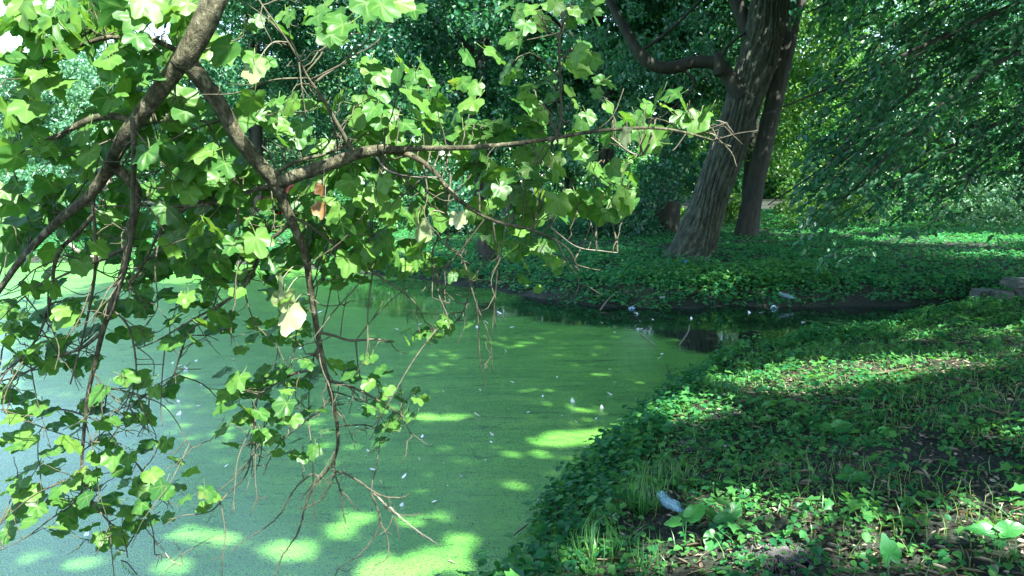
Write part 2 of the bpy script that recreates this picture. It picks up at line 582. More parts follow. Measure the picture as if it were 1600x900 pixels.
# drift lines: a second stretched noise shows thinner weed with the dark water between the fronds
nd = N(t, "ShaderNodeTexNoise", Scale=3.2, Detail=8.0, Roughness=0.7, Distortion=1.2)
mp3 = N(t, "ShaderNodeMapping")
mp3.inputs["Scale"].default_value = (0.5, 2.2, 1)
mp3.inputs["Rotation"].default_value = (0, 0, -0.12)
L(tc.outputs["Object"], mp3.inputs[0])
L(mp3.outputs[0], nd.inputs["Vector"])
rd = ramp(t, [(0.31, (0.20, 0.26, 0.26)), (0.42, (0.82, 0.86, 0.86)), (0.55, (1, 1, 1)), (0.72, (1.35, 1.20, 1.05))])
L(nd.outputs[0], rd.inputs[0])
mxd = N(t, "ShaderNodeMix", data_type='RGBA', blend_type='MULTIPLY')
mxd.inputs["Factor"].default_value = 1.0
L(mx.outputs["Result"], mxd.inputs["A"])
L(rd.outputs[0], mxd.inputs["B"])
ns = N(t, "ShaderNodeTexVoronoi", Scale=16.0)
L(tc.outputs["Object"], ns.inputs["Vector"])
rs = ramp(t, [(0.05, (0.30, 0.33, 0.30)), (0.10, (1, 1, 1))])
L(ns.outputs["Distance"], rs.inputs[0])
mxe = N(t, "ShaderNodeMix", data_type='RGBA', blend_type='MULTIPLY')
mxe.inputs["Factor"].default_value = 0.55
L(mxd.outputs["Result"], mxe.inputs["A"])
L(rs.outputs[0], mxe.inputs["B"])
dk = N(t, "ShaderNodeBsdfPrincipled", Roughness=0.24)
dk.inputs["IOR"].default_value = 1.5
dk.inputs["Coat Weight"].default_value = 0.4
dk.inputs["Coat Roughness"].default_value = 0.14
dk.inputs["Coat IOR"].default_value = 1.4
dk.inputs["Specular IOR Level"].default_value = 0.75
L(mxe.outputs["Result"], dk.inputs["Base Color"])
bp = N(t, "ShaderNodeBump", Strength=0.5, Distance=0.006)
L(ng.outputs["Distance"], bp.inputs["Height"])
L(bp.outputs[0], dk.inputs["Normal"])
wt = N(t, "ShaderNodeBsdfPrincipled", Roughness=0.04)
wt.inputs["Base Color"].default_value = (0.006, 0.016, 0.010, 1)
wt.inputs["IOR"].default_value = 1.33
nw = N(t, "ShaderNodeTexNoise", Scale=2.2, Detail=3.0)
L(mp.outputs[0], nw.inputs["Vector"])
bw = N(t, "ShaderNodeBump", Strength=0.06, Distance=0.02)
L(nw.outputs[0], bw.inputs["Height"])
L(bw.outputs[0], wt.inputs["Normal"])
mxs = N(t, "ShaderNodeMixShader")
L(mask.outputs[0], mxs.inputs[0])
L(wt.outputs[0], mxs.inputs[1])
L(dk.outputs[0], mxs.inputs[2])
L(mxs.outputs[0], out.inputs[0])
me.materials.append(m)
link("pond_water", me, kind='structure', label="still pond water covered by a skin of green duckweed")

# ------------------------------------------------------------------ sun gaps: where the canopy lets the light through
GAPS = []      # (point, radius, share of leaves kept)


def gap(q, r, keep=0.0):
    GAPS.append((np.array(tuple(q)), r, keep))


for px, py, r in [(290, 833, .10), (325, 840, .12), (362, 842, .10), (425, 857, .10), (465, 861, .12), (535, 833, .11), (60, 868, .09),
                  (270, 886, .10), (600, 888, .16), (650, 886, .16), (700, 878, .13), (560, 812, .09), (640, 815, .09), (690, 806, .07), (720, 845, .11), (130, 880, .09),
                  (640, 650, .08), (672, 653, .10), (706, 652, .09), (735, 650, .06), (845, 688, .09), (880, 686, .13), (915, 682, .13), (945, 678, .12), (800, 711, .06), (840, 712, .07),
                  (560, 590, .07), (600, 585, .06), (800, 755, .05), (290, 588, .08), (820, 760, .05), (910, 640, .05)]:
    gap(on_level(px, py), r - (.10 if py > 760 else .085))
for px, py, r in [(1040, 660, .12), (1075, 645, .15), (1105, 625, .19), (1135, 612, .23), (1170, 604, .25), (1205, 600, .25), (1240, 596, .25), (1275, 592, .25), (1310, 588, .23), (1345, 583, .20), (1380, 578, .18),
                  (1415, 574, .18), (1450, 570, .15), (1490, 566, .12), (1430, 530, .09), (1085, 872, .05), (1125, 870, .06), (1200, 864, .03), (1240, 862, .03),
                  (1120, 805, .03), (1160, 796, .04), (1500, 838, .05), (1560, 806, .07), (1600, 812, .08), (1585, 850, .08),
                  (1385, 868, .03), (1540, 730, .07), (1300, 815, .07), (1340, 830, .07), (1230, 800, .05), (940, 880, .08), (1010, 880, .08), (1570, 690, .06)]:
    gap(on_ground(px, py), r)
for px, py, r in [(1240, 366, .5), (1290, 364, .6), (1340, 361, .6), (1390, 376, .7), (1430, 377, .9), (1480, 377, 1.0), (1530, 375, 1.1), (1590, 375, 1.1), (1650, 376, 1.1), (1500, 402, .3), (1560, 400, .4), (1330, 398, .25), (1000, 352, .7), (1040, 350, .6)]:
    gap(on_ground(px, py), r, 0.03)
for px, py, d, r, k in [(500, 255, 2.0, .22, .05), (640, 245, 1.95, .3, .1), (800, 215, 1.9, .3, .15), (960, 190, 1.85, .28, .1), (1090, 200, 1.85, .22, .1), (820, 320, 1.95, .35, .2),
                        (930, 310, 1.95, .25, .2), (650, 360, 2.0, .25, .3), (450, 470, 2.1, .12, .05), (130, 60, 1.6, .4, .25), (60, 180, 1.7, .3, .35), (280, 200, 1.85, .25, .35),
                        (420, 90, 1.8, .2, .3), (560, 90, 1.8, .3, .3), (300, 320, 2.0, .3, .4), (100, 600, 2.2, .4, .4), (240, 480, 2.2, .3, .4), (600, 640, 2.2, .3, .3), (430, 640, 2.2, .25, .3), (150, 760, 2.3, .4, .35)]:
    gap(at(px, py, d), r, k)
SN = np.array(tuple(SUN))


def carve(pos):
    """True where a leaf may stay: leaves standing between the sun and a gap are left out."""
    keep = np.ones(len(pos), dtype=bool)
    for q, r, k in GAPS:
        v = pos - q
        along = v @ SN
        d = np.linalg.norm(v - along[:, None] * SN, axis=1)
        hit = (along > 0.8) & (d < r * RNG.uniform(0.85, 1.15, len(pos)) + 0.12)
        if k:
            hit &= RNG.random(len(pos)) > k
        keep &= ~hit
    return keep


# ------------------------------------------------------------------ trees
def crown_mesh(name, mat, centers, radii, per, L=(0.12, 0.2), flat=0.55, up=0.9, tmpl=T_SIMPLE, carved=True, ratio=0.62, droop=0.25, offset=(0, 0, 0)):
    """clumps of many small leaves."""
    pos, tnt = [], []
    for c, r in zip(centers, radii):
        n = max(4, int(per * RNG.uniform(0.7, 1.3)))
        p = rand_dirs(n) * (RNG.random((n, 1)) ** 0.45) * r
        p[:, 2] *= flat
        p[:, 2] -= 0.35 * (np.hypot(p[:, 0], p[:, 1]) ** 2) / max(r, .01)
        pos.append(np.asarray(c) + p)
        tnt.append(np.clip(RNG.normal(RNG.uniform(.2, .75), .16, n), 0.0, 0.98))
    pos = np.vstack(pos)
    tnt = np.concatenate(tnt)
    n = len(pos)
    nn = rand_dirs(n) + np.array([0, 0, up])
    ax = nrm(rand_dirs(n) - np.array([0, 0, droop]))
    Ls = RNG.uniform(L[0], L[1], n)
    if carved:
        k = carve(pos + ax * Ls[:, None] * .5 + np.array(offset))
        pos, tnt, nn, ax, Ls = pos[k], tnt[k], nn[k], ax[k], Ls[k]
    V, Fc, k = leaf_cloud(pos, ax, nn, Ls, Ls * ratio, tmpl)
    return mesh_from(name, V, Fc, mat, tint=np.repeat(tnt, k))


def trunk_mesh(name, P, rad, mat, sides=14, ridges=0.0, seed=0):
    P = spline(P, 8)
    rad = np.interp(np.linspace(0, 1, len(P)), np.linspace(0, 1, len(rad)), rad)
    V, Fc = tube_arrays(P, rad, sides, rough=0.03)
    return mesh_from(name, V, Fc, mat, smooth=True)


def forest_tree(x, y, h, cr, zlow, tone, label, tr=0.22, clumps=70, per=110, L=(0.16, 0.30), bark='dark_bark', kindname='forest_tree', cat='tree', group=None, lean=(0, 0), flat=0.55, limbs=6, carved=True):
    z0 = hz(x, y) - 0.05
    root = empty(kindname, (x, y, z0), label, cat, group)
    top = np.array([lean[0], lean[1], h * 0.85])
    P = [np.array([0, 0, 0]), top * 0.3 + [RNG.normal() * .12, RNG.normal() * .12, 0], top * 0.65 + [RNG.normal() * .2, RNG.normal() * .2, 0], top]
    link("trunk", trunk_mesh("trunk", P, [tr * 1.35, tr, tr * 0.75, tr * 0.25], M[bark]), root)
    cz = (zlow + h) / 2
    hh = (h - zlow) / 2
    d = rand_dirs(clumps) * (RNG.random((clumps, 1)) ** 0.38)
    C = np.array([lean[0] * .7, lean[1] * .7, cz]) + d * np.array([cr, cr, hh])
    C[:, :2] += RNG.normal(size=(clumps, 2)) * cr * 0.08
    rr = RNG.uniform(0.16, 0.30, clumps) * cr
    cm = crown_mesh("crown", M[tone], C, rr, per, L, flat=flat, offset=(x, y, z0), carved=carved)
    link("crown", cm, root, kind='stuff')
    pick = RNG.choice(clumps, min(limbs, clumps), replace=False)
    for k in pick:
        c = C[k]
        zs = min(max(c[2] - 0.35 * np.hypot(c[0], c[1]) - .6, zlow * 0.6), h * 0.7)
        s = np.array([top[0] * zs / h, top[1] * zs / h, zs])
        mid = (s + c) / 2 + [0, 0, 0.25]
        q = spline([s, mid, c], 5)
        V, Fc = tube_arrays(q, taper(tr * 0.4, 0.02, len(q)), 6, rough=.05)
        link("limb", mesh_from("limb", V, Fc, M[bark], smooth=True), root)
    return root


BG = [
    # x, y, h, cr, zlow, tone, label, kwargs
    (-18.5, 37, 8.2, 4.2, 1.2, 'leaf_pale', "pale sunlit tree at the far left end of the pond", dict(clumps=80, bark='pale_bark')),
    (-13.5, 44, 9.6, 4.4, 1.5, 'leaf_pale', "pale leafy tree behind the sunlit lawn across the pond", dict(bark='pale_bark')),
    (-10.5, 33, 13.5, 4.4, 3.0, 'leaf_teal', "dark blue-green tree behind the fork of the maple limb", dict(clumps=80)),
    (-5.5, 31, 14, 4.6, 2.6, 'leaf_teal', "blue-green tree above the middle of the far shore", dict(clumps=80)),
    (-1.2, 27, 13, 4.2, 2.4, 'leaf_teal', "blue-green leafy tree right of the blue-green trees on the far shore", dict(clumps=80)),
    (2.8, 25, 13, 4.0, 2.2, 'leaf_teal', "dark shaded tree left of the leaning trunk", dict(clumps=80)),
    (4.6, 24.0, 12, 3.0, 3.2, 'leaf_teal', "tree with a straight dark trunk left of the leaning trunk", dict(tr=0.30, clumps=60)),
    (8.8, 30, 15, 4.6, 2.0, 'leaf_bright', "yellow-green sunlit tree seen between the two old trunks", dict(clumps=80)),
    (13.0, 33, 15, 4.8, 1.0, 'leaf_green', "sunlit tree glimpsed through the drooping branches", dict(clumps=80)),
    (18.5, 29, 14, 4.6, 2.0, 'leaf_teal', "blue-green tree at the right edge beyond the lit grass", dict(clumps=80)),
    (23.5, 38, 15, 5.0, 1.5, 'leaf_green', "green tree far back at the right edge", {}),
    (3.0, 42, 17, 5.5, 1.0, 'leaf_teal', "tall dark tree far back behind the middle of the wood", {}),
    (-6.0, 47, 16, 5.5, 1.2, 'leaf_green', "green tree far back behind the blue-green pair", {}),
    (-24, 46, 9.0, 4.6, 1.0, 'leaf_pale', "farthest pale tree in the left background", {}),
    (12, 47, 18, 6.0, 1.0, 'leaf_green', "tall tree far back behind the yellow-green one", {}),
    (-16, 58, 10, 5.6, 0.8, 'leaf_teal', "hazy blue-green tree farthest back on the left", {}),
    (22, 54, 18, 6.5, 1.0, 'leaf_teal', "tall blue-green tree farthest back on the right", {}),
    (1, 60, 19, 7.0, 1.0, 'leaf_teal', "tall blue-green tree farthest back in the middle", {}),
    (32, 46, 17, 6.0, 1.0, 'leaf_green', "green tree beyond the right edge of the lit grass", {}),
]
for x, y, h, cr, zl, tone, lab, kw in BG:
    kw = dict(kw)
    far_k = y > 40
    kw.setdefault('L', (0.20, 0.36) if far_k else (0.12, 0.22))
    kw.setdefault('per', 150 if far_k else 250)
    kw['clumps'] = 120
    forest_tree(x, y, h, cr, zl, tone, lab, **kw)

# the far-off wood that closes the view
nfar = 420
ang = RNG.uniform(R(-62), R(62), nfar)
dist = RNG.uniform(66, 100, nfar)
C = np.stack([np.sin(ang) * dist, np.cos(ang) * dist, RNG.random(nfar) ** .8 * (13 + 6 * wob(ang * 9, ang * 5, 1, 1)) * np.where(ang < -.22, .6, 1) + .5], -1)
link("far_wood", crown_mesh("far_wood", M['leaf_bright'], C, RNG.uniform(2.0, 3.6, nfar), 260, (.5, .9), flat=.8, carved=False), kind='stuff', label="far-off wood closing the view behind the trees")

nlow = 220
ang = RNG.uniform(R(-50), R(50), nlow)
dist = RNG.uniform(60, 66, nlow)
C = np.stack([np.sin(ang) * dist, np.cos(ang) * dist, RNG.uniform(1.2, 4.5, nlow)], -1)
link("far_thicket", crown_mesh("far_thicket", M['leaf_green'], C, RNG.uniform(1.3, 2.2, nlow), 220, (.3, .55), flat=.9, carved=False), kind='stuff', label="far-off thicket under the wood at the back")

# shade trees round the viewer (out of the frame, their crowns stop the sun)
SH = [
    (4.0, -5.0, 14, 5.2, 5.6, "shade tree on the near bank behind the viewer, to the right"),
    (10.5, -1.5, 14, 5.0, 5.2, "shade tree on the near bank far to the right of the viewer"),
    (13.0, 6.5, 15, 5.4, 5.6, "shade tree on the bank right of the frame beside the blocks"),
    (-3.5, -4.5, 13, 4.8, 5.4, "shade tree on the near bank behind the viewer, to the left"),
    (4.6, 1.6, 15, 6.0, 6.2, "big shade tree on the near bank just right of the viewer, leaning over the pond"),
    (19.0, 15.0, 16, 6.0, 5.0, "shade tree right of the frame beyond the lit grass"),
]
for x, y, h, cr, zl, lab in SH:
    forest_tree(x, y, h, cr, zl, 'leaf_green', lab, tr=0.3, lean=(-3.2, 4.6) if x == 4.6 else (0, 0), clumps=190 if x == 4.6 else 110, per=210, L=(0.2, 0.34), limbs=7, kindname='shade_tree')

# ---- shrubs
def shrub(x, y, w, h, tone, label, clumps=26, per=110, L=(0.10, 0.18), kindname='shrub', flowers=0, group=None):
    z0 = hz(x, y) - 0.03
    root = empty(kindname, (x, y, z0), label, 'shrub', group)
    d = rand_dirs(clumps) * (RNG.random((clumps, 1)) ** 0.4)
    d[:, 2] = np.abs(d[:, 2])
    C = d * np.array([w, w * 0.8, h * 0.85]) + [0, 0, 0.1 * h]
    link("foliage", crown_mesh("foliage", M[tone], C, RNG.uniform(.22, .4, clumps) * min(w, h), per, L, offset=(x, y, z0)), root, kind='stuff')
    for k in range(4):
        c = C[k]
        q = spline([np.array([RNG.normal() * .06, RNG.normal() * .06, 0]), c * 0.5 + [0, 0, .1], c], 4)
        V, Fc = tube_arrays(q, taper(.03, .008, len(q)), 5)
        link("stem", mesh_from("stem", V, Fc, M['dark_bark'], smooth=True), root)
    if flowers:
        p = rand_dirs(flowers) * np.array([w, w * .8, h]) * 1.02
        p[:, 2] = np.abs(p[:, 2]) + .1
        V, Fc, k = leaf_cloud(p, rand_dirs(flowers), rand_dirs(flowers) + [0, -0.8, 0.6], .16, .16, T_OVAL)
        link("blossoms", mesh_from("blossoms", V, Fc, M['petal'], tint=np.repeat(RNG.random(flowers), k)), root, kind='stuff')
    return root


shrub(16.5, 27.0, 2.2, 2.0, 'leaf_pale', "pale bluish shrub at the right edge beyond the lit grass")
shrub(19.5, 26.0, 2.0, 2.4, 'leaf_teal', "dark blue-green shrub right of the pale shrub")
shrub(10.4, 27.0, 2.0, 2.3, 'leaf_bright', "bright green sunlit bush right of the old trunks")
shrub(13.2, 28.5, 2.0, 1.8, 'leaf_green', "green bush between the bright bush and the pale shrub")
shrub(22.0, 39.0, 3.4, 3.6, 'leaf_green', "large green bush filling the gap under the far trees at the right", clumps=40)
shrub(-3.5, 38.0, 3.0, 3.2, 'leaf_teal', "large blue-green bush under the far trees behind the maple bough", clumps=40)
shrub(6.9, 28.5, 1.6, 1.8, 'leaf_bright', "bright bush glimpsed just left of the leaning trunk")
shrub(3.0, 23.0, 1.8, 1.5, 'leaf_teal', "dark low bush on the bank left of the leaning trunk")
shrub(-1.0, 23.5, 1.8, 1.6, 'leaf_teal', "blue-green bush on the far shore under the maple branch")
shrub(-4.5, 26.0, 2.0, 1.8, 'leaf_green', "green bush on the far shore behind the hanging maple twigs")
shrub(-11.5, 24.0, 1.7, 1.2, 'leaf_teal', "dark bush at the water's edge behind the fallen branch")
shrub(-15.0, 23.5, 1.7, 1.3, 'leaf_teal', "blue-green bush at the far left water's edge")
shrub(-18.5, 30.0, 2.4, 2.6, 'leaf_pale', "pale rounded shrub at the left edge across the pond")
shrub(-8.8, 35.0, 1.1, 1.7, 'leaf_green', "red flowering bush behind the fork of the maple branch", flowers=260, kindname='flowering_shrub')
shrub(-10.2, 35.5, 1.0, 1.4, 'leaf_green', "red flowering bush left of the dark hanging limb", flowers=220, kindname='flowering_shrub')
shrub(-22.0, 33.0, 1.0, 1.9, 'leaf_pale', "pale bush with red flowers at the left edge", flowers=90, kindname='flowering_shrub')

# ---- the old leaning tree on the far bank
def old_trunk(name, root, axis_px, depth, widths_px, mat, sides=110, rows=150, amp=0.085, ridges=15, twist=0.5, flare=0.25):
    P = spline([at(px, py, dd) for (px, py), dd in zip(axis_px, depth)], 24)
    n = len(P)
    wd_ = .78 * np.interp(np.linspace(0, 1, n), np.linspace(0, 1, len(widths_px)), np.array(widths_px) * np.mean(depth) / FPX / 2)
    P = np.stack([np.interp(np.linspace(0, n - 1, rows), np.arange(n), P[:, c_]) for c_ in range(3)], -1)
    rad = np.interp(np.linspace(0, n - 1, rows), np.arange(n), wd_)
    V, Fc = tube_arrays(P, rad, sides)
    s = np.linspace(0, 1, rows)[:, None]
    th = np.linspace(0, 2 * math.pi, sides, endpoint=False)[None, :]
    u = th + twist * s * 1.6 + 0.16 * np.sin(9 * s + 3 * th) + 0.10 * np.sin(23 * s + 2 * th + 1)
    rid = 1 - np.abs(np.sin(u * ridges / 2 + 0.9 * np.sin(7 * s + th * 2))) ** 0.45
    rid2 = 1 - np.abs(np.sin(u * ridges * .93 + 1.5 * np.sin(13 * s + th * 3) + 0.8 * np.sin(31 * s - th * 2) + 0.5)) ** 0.5
    lump = 0.06 * np.sin(2 * th + 5 * s) + 0.04 * np.sin(3 * th - 7 * s + 1)
    cracks = 0.018 * np.sin(60 * s + 4 * np.sin(3 * th) + 9 * np.sin(5 * th))
    idx = np.floor((u * ridges / 2 + 0.9 * np.sin(7 * s + th * 2)) / math.pi)
    hsh = np.modf(np.abs(np.sin(idx * 12.9898) * 43758.5453))[0]
    br = np.abs(np.sin(math.pi * (s * 20 * (.7 + .6 * hsh) + hsh * 7 + .25 * np.sin(th * 23 + idx))))
    cracks = cracks - amp * .5 * np.exp(-(br / .16) ** 2) + amp * .22 * (hsh - .5)
    fl = flare * np.exp(-s * 14) * (0.5 + 0.5 * np.cos(5 * th + .6))
    scale = (1 - amp * 1.1 * rid - amp * 0.6 * rid2 + lump + cracks * (1 - rid) + fl).ravel()
    base = np.repeat(P, sides, axis=0)
    body = V[:rows * sides]
    V[:rows * sides] = base + (body - base) * scale[:, None]
    V = V - np.array(tuple(root.location))
    return link(name, mesh_from(name, V, Fc, mat, smooth=True), root)


base = on_ground(1080, 408)
D0 = (base - EYE).dot(FWD)
lt = empty("leaning_tree", (base.x, base.y, base.z - 0.1), "thick old tree with deeply ridged bark leaning right on the far bank", "tree")
old_trunk("trunk", lt, [(1072, 425), (1082, 390), (1100, 340), (1117, 290), (1143, 220), (1166, 150), (1186, 90), (1200, 20), (1212, -60), (1230, -200)],
          [D0] * 10, [104, 86, 78, 74, 76, 76, 78, 76, 70, 56], M['old_bark'], sides=220, rows=280, ridges=22, amp=.15, flare=.34)


def limb_px(name, root, pts, depth, w, mat, sides=10, n=8, rough=.03):
    dd = depth if hasattr(depth, '__len__') else [depth] * len(pts)
    P = spline([at(px, py, q) for (px, py), q in zip(pts, dd)], n) - np.array(tuple(root.location))
    r = np.interp(np.linspace(0, 1, len(P)), np.linspace(0, 1, len(w)), np.array(w) * np.mean(dd) / FPX / 2 * .82)
    V, Fc = tube_arrays(P, r, sides, rough=rough)
    return link(name, mesh_from(name, V, Fc, mat, smooth=True), root)


limb_px("limb", lt, [(1160, 155), (1138, 120), (1120, 100), (1085, 97), (1050, 106), (1022, 102), (998, 82), (978, 48), (962, 20), (940, -25)], D0 - .2, [34, 30, 26, 24, 24, 24, 22, 19, 16, 14], M['dark_bark'])
limb_px("limb", lt, [(1125, 118), (1122, 92), (1116, 80)], D0 - .3, [24, 20, 6], M['dark_bark'])
limb_px("limb", lt, [(1175, 60), (1158, 20), (1140, -20), (1120, -80)], D0 + .2, [34, 28, 24, 20], M['dark_bark'])
limb_px("limb", lt, [(1000, 82), (1030, 60), (1060, 35), (1090, 5), (1120, -30)], D0 + .2, [8, 7, 6, 5], M['dark_bark'], sides=6)
limb_px("limb", lt, [(1125, 90), (1140, 70), (1165, 50)], D0 - .1, [9, 7, 5], M['dark_bark'], sides=6)
limb_px("limb", lt, [(1060, 104), (1085, 130), (1050, 170), (1010, 200)], D0 - .2, [8, 6, 4, 3], M['dark_bark'], sides=6)
# crown clumps: high canopy, and low sprays that hang left of the trunk
C, rr = [], []
for k in range(140):
    d = rand_dirs(1)[0] * RNG.random() ** .4
    C.append(np.array([4.0, -3.0, 9.0]) + d * [7.0, 6.5, 3.6])
    rr.append(RNG.uniform(.8, 1.5))
for k in range(75):
    p = at(RNG.uniform(880, 1150), RNG.uniform(-60, 120) if k % 3 else RNG.uniform(100, 300), D0 + RNG.uniform(1.2, 6.0)) - Vector(lt.location)
    C.append(np.array(tuple(p)))
    rr.append(RNG.uniform(.35, .75))
for k in range(26):
    p = at(RNG.uniform(1000, 1130), RNG.uniform(210, 310), D0 + RNG.uniform(.8, 3.0)) - Vector(lt.location)
    C.append(np.array(tuple(p)))
    rr.append(RNG.uniform(.25, .45))
C = np.array(C)
rr = np.array(rr)
link("crown", crown_mesh("crown", M['leaf_green'], C[:140], rr[:140], 330, (0.15, 0.26), offset=tuple(lt.location)), lt, kind='stuff')
link("foliage", crown_mesh("foliage", M['leaf_teal'], C[140:], rr[140:], 95, (0.09, 0.15), offset=tuple(lt.location)), lt, kind='stuff')

b2 = on_ground(1168, 372)
D2 = (b2 - EYE).dot(FWD)
t2 = empty("old_tree", (b2.x, b2.y, b2.z - 0.1), "second old tree standing close behind the leaning trunk", "tree")
old_trunk("trunk", t2, [(1164, 384), (1170, 340), (1180, 290), (1196, 220), (1212, 150), (1226, 80), (1236, 10), (1246, -80), (1256, -200)],
          [D2] * 9, [50, 42, 39, 38, 38, 40, 42, 40, 34], M['dark_bark'], sides=64, rows=90, ridges=17, amp=.06, flare=.15)
C = np.array([rand_dirs(1)[0] * RNG.random() ** .4 * [5.5, 5.5, 3.8] + [2.5, -2.5, 9.5] for k in range(90)])
link("crown", crown_mesh("crown", M['leaf_green'], C, RNG.uniform(.8, 1.3, 90), 260, (0.16, 0.28), offset=tuple(t2.location)), t2, kind='stuff')
limb_px("limb", t2, [(1232, 40), (1262, -10), (1300, -60)], D2, [18, 14, 10], M['dark_bark'])

# ---- the drooping tree at the right, its branches hang across the upper right of the view
dx, dy = 10.2, 11.5
dt = empty("drooping_tree", (dx, dy, hz(dx, dy) - 0.05), "drooping tree whose leafy branches hang across the upper right", "tree")
link("trunk", trunk_mesh("trunk", [(0, 0, 0), (-.1, .1, 2), (.05, 0, 4.5), (.1, .1, 8)], [.36, .28, .24, .14], M['dark_bark']), dt)
DL = [([(1950, -240), (1780, -100), (1640, -20), (1500, 45), (1370, 105), (1290, 140), (1195, 178)], 11, [20, 14, 11, 9, 7, 5, 2]),
      ([(1500, 45), (1420, 100), (1345, 180), (1312, 240), (1290, 300)], 10.8, [8, 6, 5, 3, 2]),
      ([(1950, -60), (1760, 0), (1640, 60), (1540, 110), (1440, 190), (1370, 260), (1300, 330)], 10.4, [20, 14, 11, 9, 7, 5, 2]),
      ([(1950, 60), (1780, 100), (1660, 150), (1520, 210), (1430, 265), (1350, 335)], 11.6, [18, 14, 10, 7, 5, 2]),
      ([(1440, 130), (1370, 190), (1320, 235), (1260, 280), (1200, 320)], 10.0, [6, 5, 4, 3, 2]),
      ([(1900, -300), (1650, -120), (1480, -40), (1350, -15), (1260, 20)], 11.4, [18, 14, 9, 6, 3]),
      ([(1660, 150), (1590, 210), (1530, 260), (1470, 300)], 10.9, [7, 5, 4, 2]),
      ([(1640, 60), (1560, 70), (1480, 60), (1400, 40)], 11.9, [7, 5, 4, 2])]
sprays = []
for pts, d, w in DL:
    limb_px("limb", dt, pts, [d + .5 * math.sin(i) for i in range(len(pts))], w, M['dark_bark'], sides=6, n=6)
    q = spline([at(px, py, d + .5 * math.sin(i)) for i, (px, py) in enumerate(pts)], 10)
    for k in range(0, len(q)):
        for _ in range(2):
            sprays.append(q[k] + RNG.normal(size=3) * [.35, .5, .25])
for k in range(150):
    px, py = RNG.uniform(1230, 1700), RNG.uniform(-80, 270)
    if py > 150 + (px - 1230) * .6 or (py > 200 and px < 1400 and RNG.random() < .6):
        continue
    sprays.append(np.array(tuple(at(px, py, RNG.uniform(9.8, 13.5)))))
twigs, pos, axs, nns, tn = [], [], [], [], []
for s in sprays:
    dirv = nrm(np.array([-0.8 + RNG.normal() * .3, RNG.normal() * .45, -0.42 + RNG.normal() * .18]))
    ln = RNG.uniform(.3, .75)
    tip_ = s + dirv * ln
    if tip_[0] < tip_[1] * .345:          # the branches end short of the old trunk
        continue
    q = np.array([s + dirv * ln * tt + np.array([0, 0, -0.18 * ln]) * tt ** 2 for tt in np.linspace(0, 1, 5)])
    twigs.append(tube_arrays(q, taper(.007, .002, 5), 4))
    nl = int(ln * 27)
    tt = RNG.random(nl)
    side = nrm(np.cross(dirv, [0, 0, 1]))
    sg = np.where(RNG.random(nl) > .5, 1, -1)[:, None]
    pos.append(s + dirv * ln * tt[:, None] + np.array([0, 0, -.18 * ln]) * tt[:, None] ** 2 + side * sg * .02)
    axs.append(dirv * .6 + side * sg * .8 + RNG.normal(size=(nl, 3)) * .25 - [0, 0, .3])
    nns.append(np.array([0, -.25, .9]) + RNG.normal(size=(nl, 3)) * .35)
    tn.append(np.clip(RNG.normal(RNG.uniform(.2, .7), .15, nl), 0, .98))
pos, axs, nns, tn = map(np.concatenate, (pos, axs, nns, tn))
Ls = RNG.uniform(.075, .125, len(pos))
V, Fc, k = leaf_cloud(pos - np.array(tuple(dt.location)), axs, nns, Ls, Ls * .58, T_OVAL)
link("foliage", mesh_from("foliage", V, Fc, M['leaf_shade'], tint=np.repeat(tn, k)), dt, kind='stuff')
V, Fc = join(twigs)
link("twigs", mesh_from("twigs", V - np.array(tuple(dt.location)), Fc, M['dark_bark']), dt, kind='stuff')
C = np.array([rand_dirs(1)[0] * RNG.random() ** .4 * [4.8, 4.8, 2.6] + [-1.2, 0.5, 8.6] for k in range(60)])
link("crown", crown_mesh("crown", M['leaf_green'], C, RNG.uniform(.8, 1.3, 60), 200, (0.14, 0.24), offset=tuple(dt.location)), dt, kind='stuff')

# ------------------------------------------------------------------ the overhanging maple
mb = Vector((0.5, -2.1, hz(0.5, -2.1) - .05))
mp_ = empty("maple_tree", mb, "maple whose forked branch hangs in front over the pond", "tree")
MB = np.array(tuple(mb))
SK = []     # skeleton samples: position, radius


def depth_at(px, py):
    return 1.66 + 0.62 * min(max((py - 60) / 780, 0), 1) + 0.10 * max(0, (450 - px) / 450) * (py > 250) - 0.05 * max(0, (px - 500) / 600)


def maple_limb(name, pts, w, mat='maple_bark', off=0.0, n=9, sides=10, rough=.012, pre=None, wig=0.0):
    W3 = [np.array(tuple(at(px, py, depth_at(px, py) + off))) for px, py in pts]
    if pre:
        W3 = pre + W3
    P = spline(W3, n)
    if wig:
        P[1:-1] += RNG.normal(size=(len(P) - 2, 3)) * wig
    dm = np.array([depth_at(px, py) + off for px, py in pts])
    wm = np.array(w, dtype=float)
    if len(wm) != len(W3):
        wm = np.interp(np.linspace(0, 1, len(W3)), np.linspace(0, 1, len(wm)), wm)
    r = np.interp(np.linspace(0, 1, len(P)), np.linspace(0, 1, len(W3)), wm * dm.mean() / FPX / 2)
    r *= .81
    V, Fc = tube_arrays(P, r, sides, rough=rough)
    for p, q in zip(P, r):
        SK.append((p, q))
    return link(name, mesh_from(name, V - MB, Fc, M[mat], smooth=True), mp_)


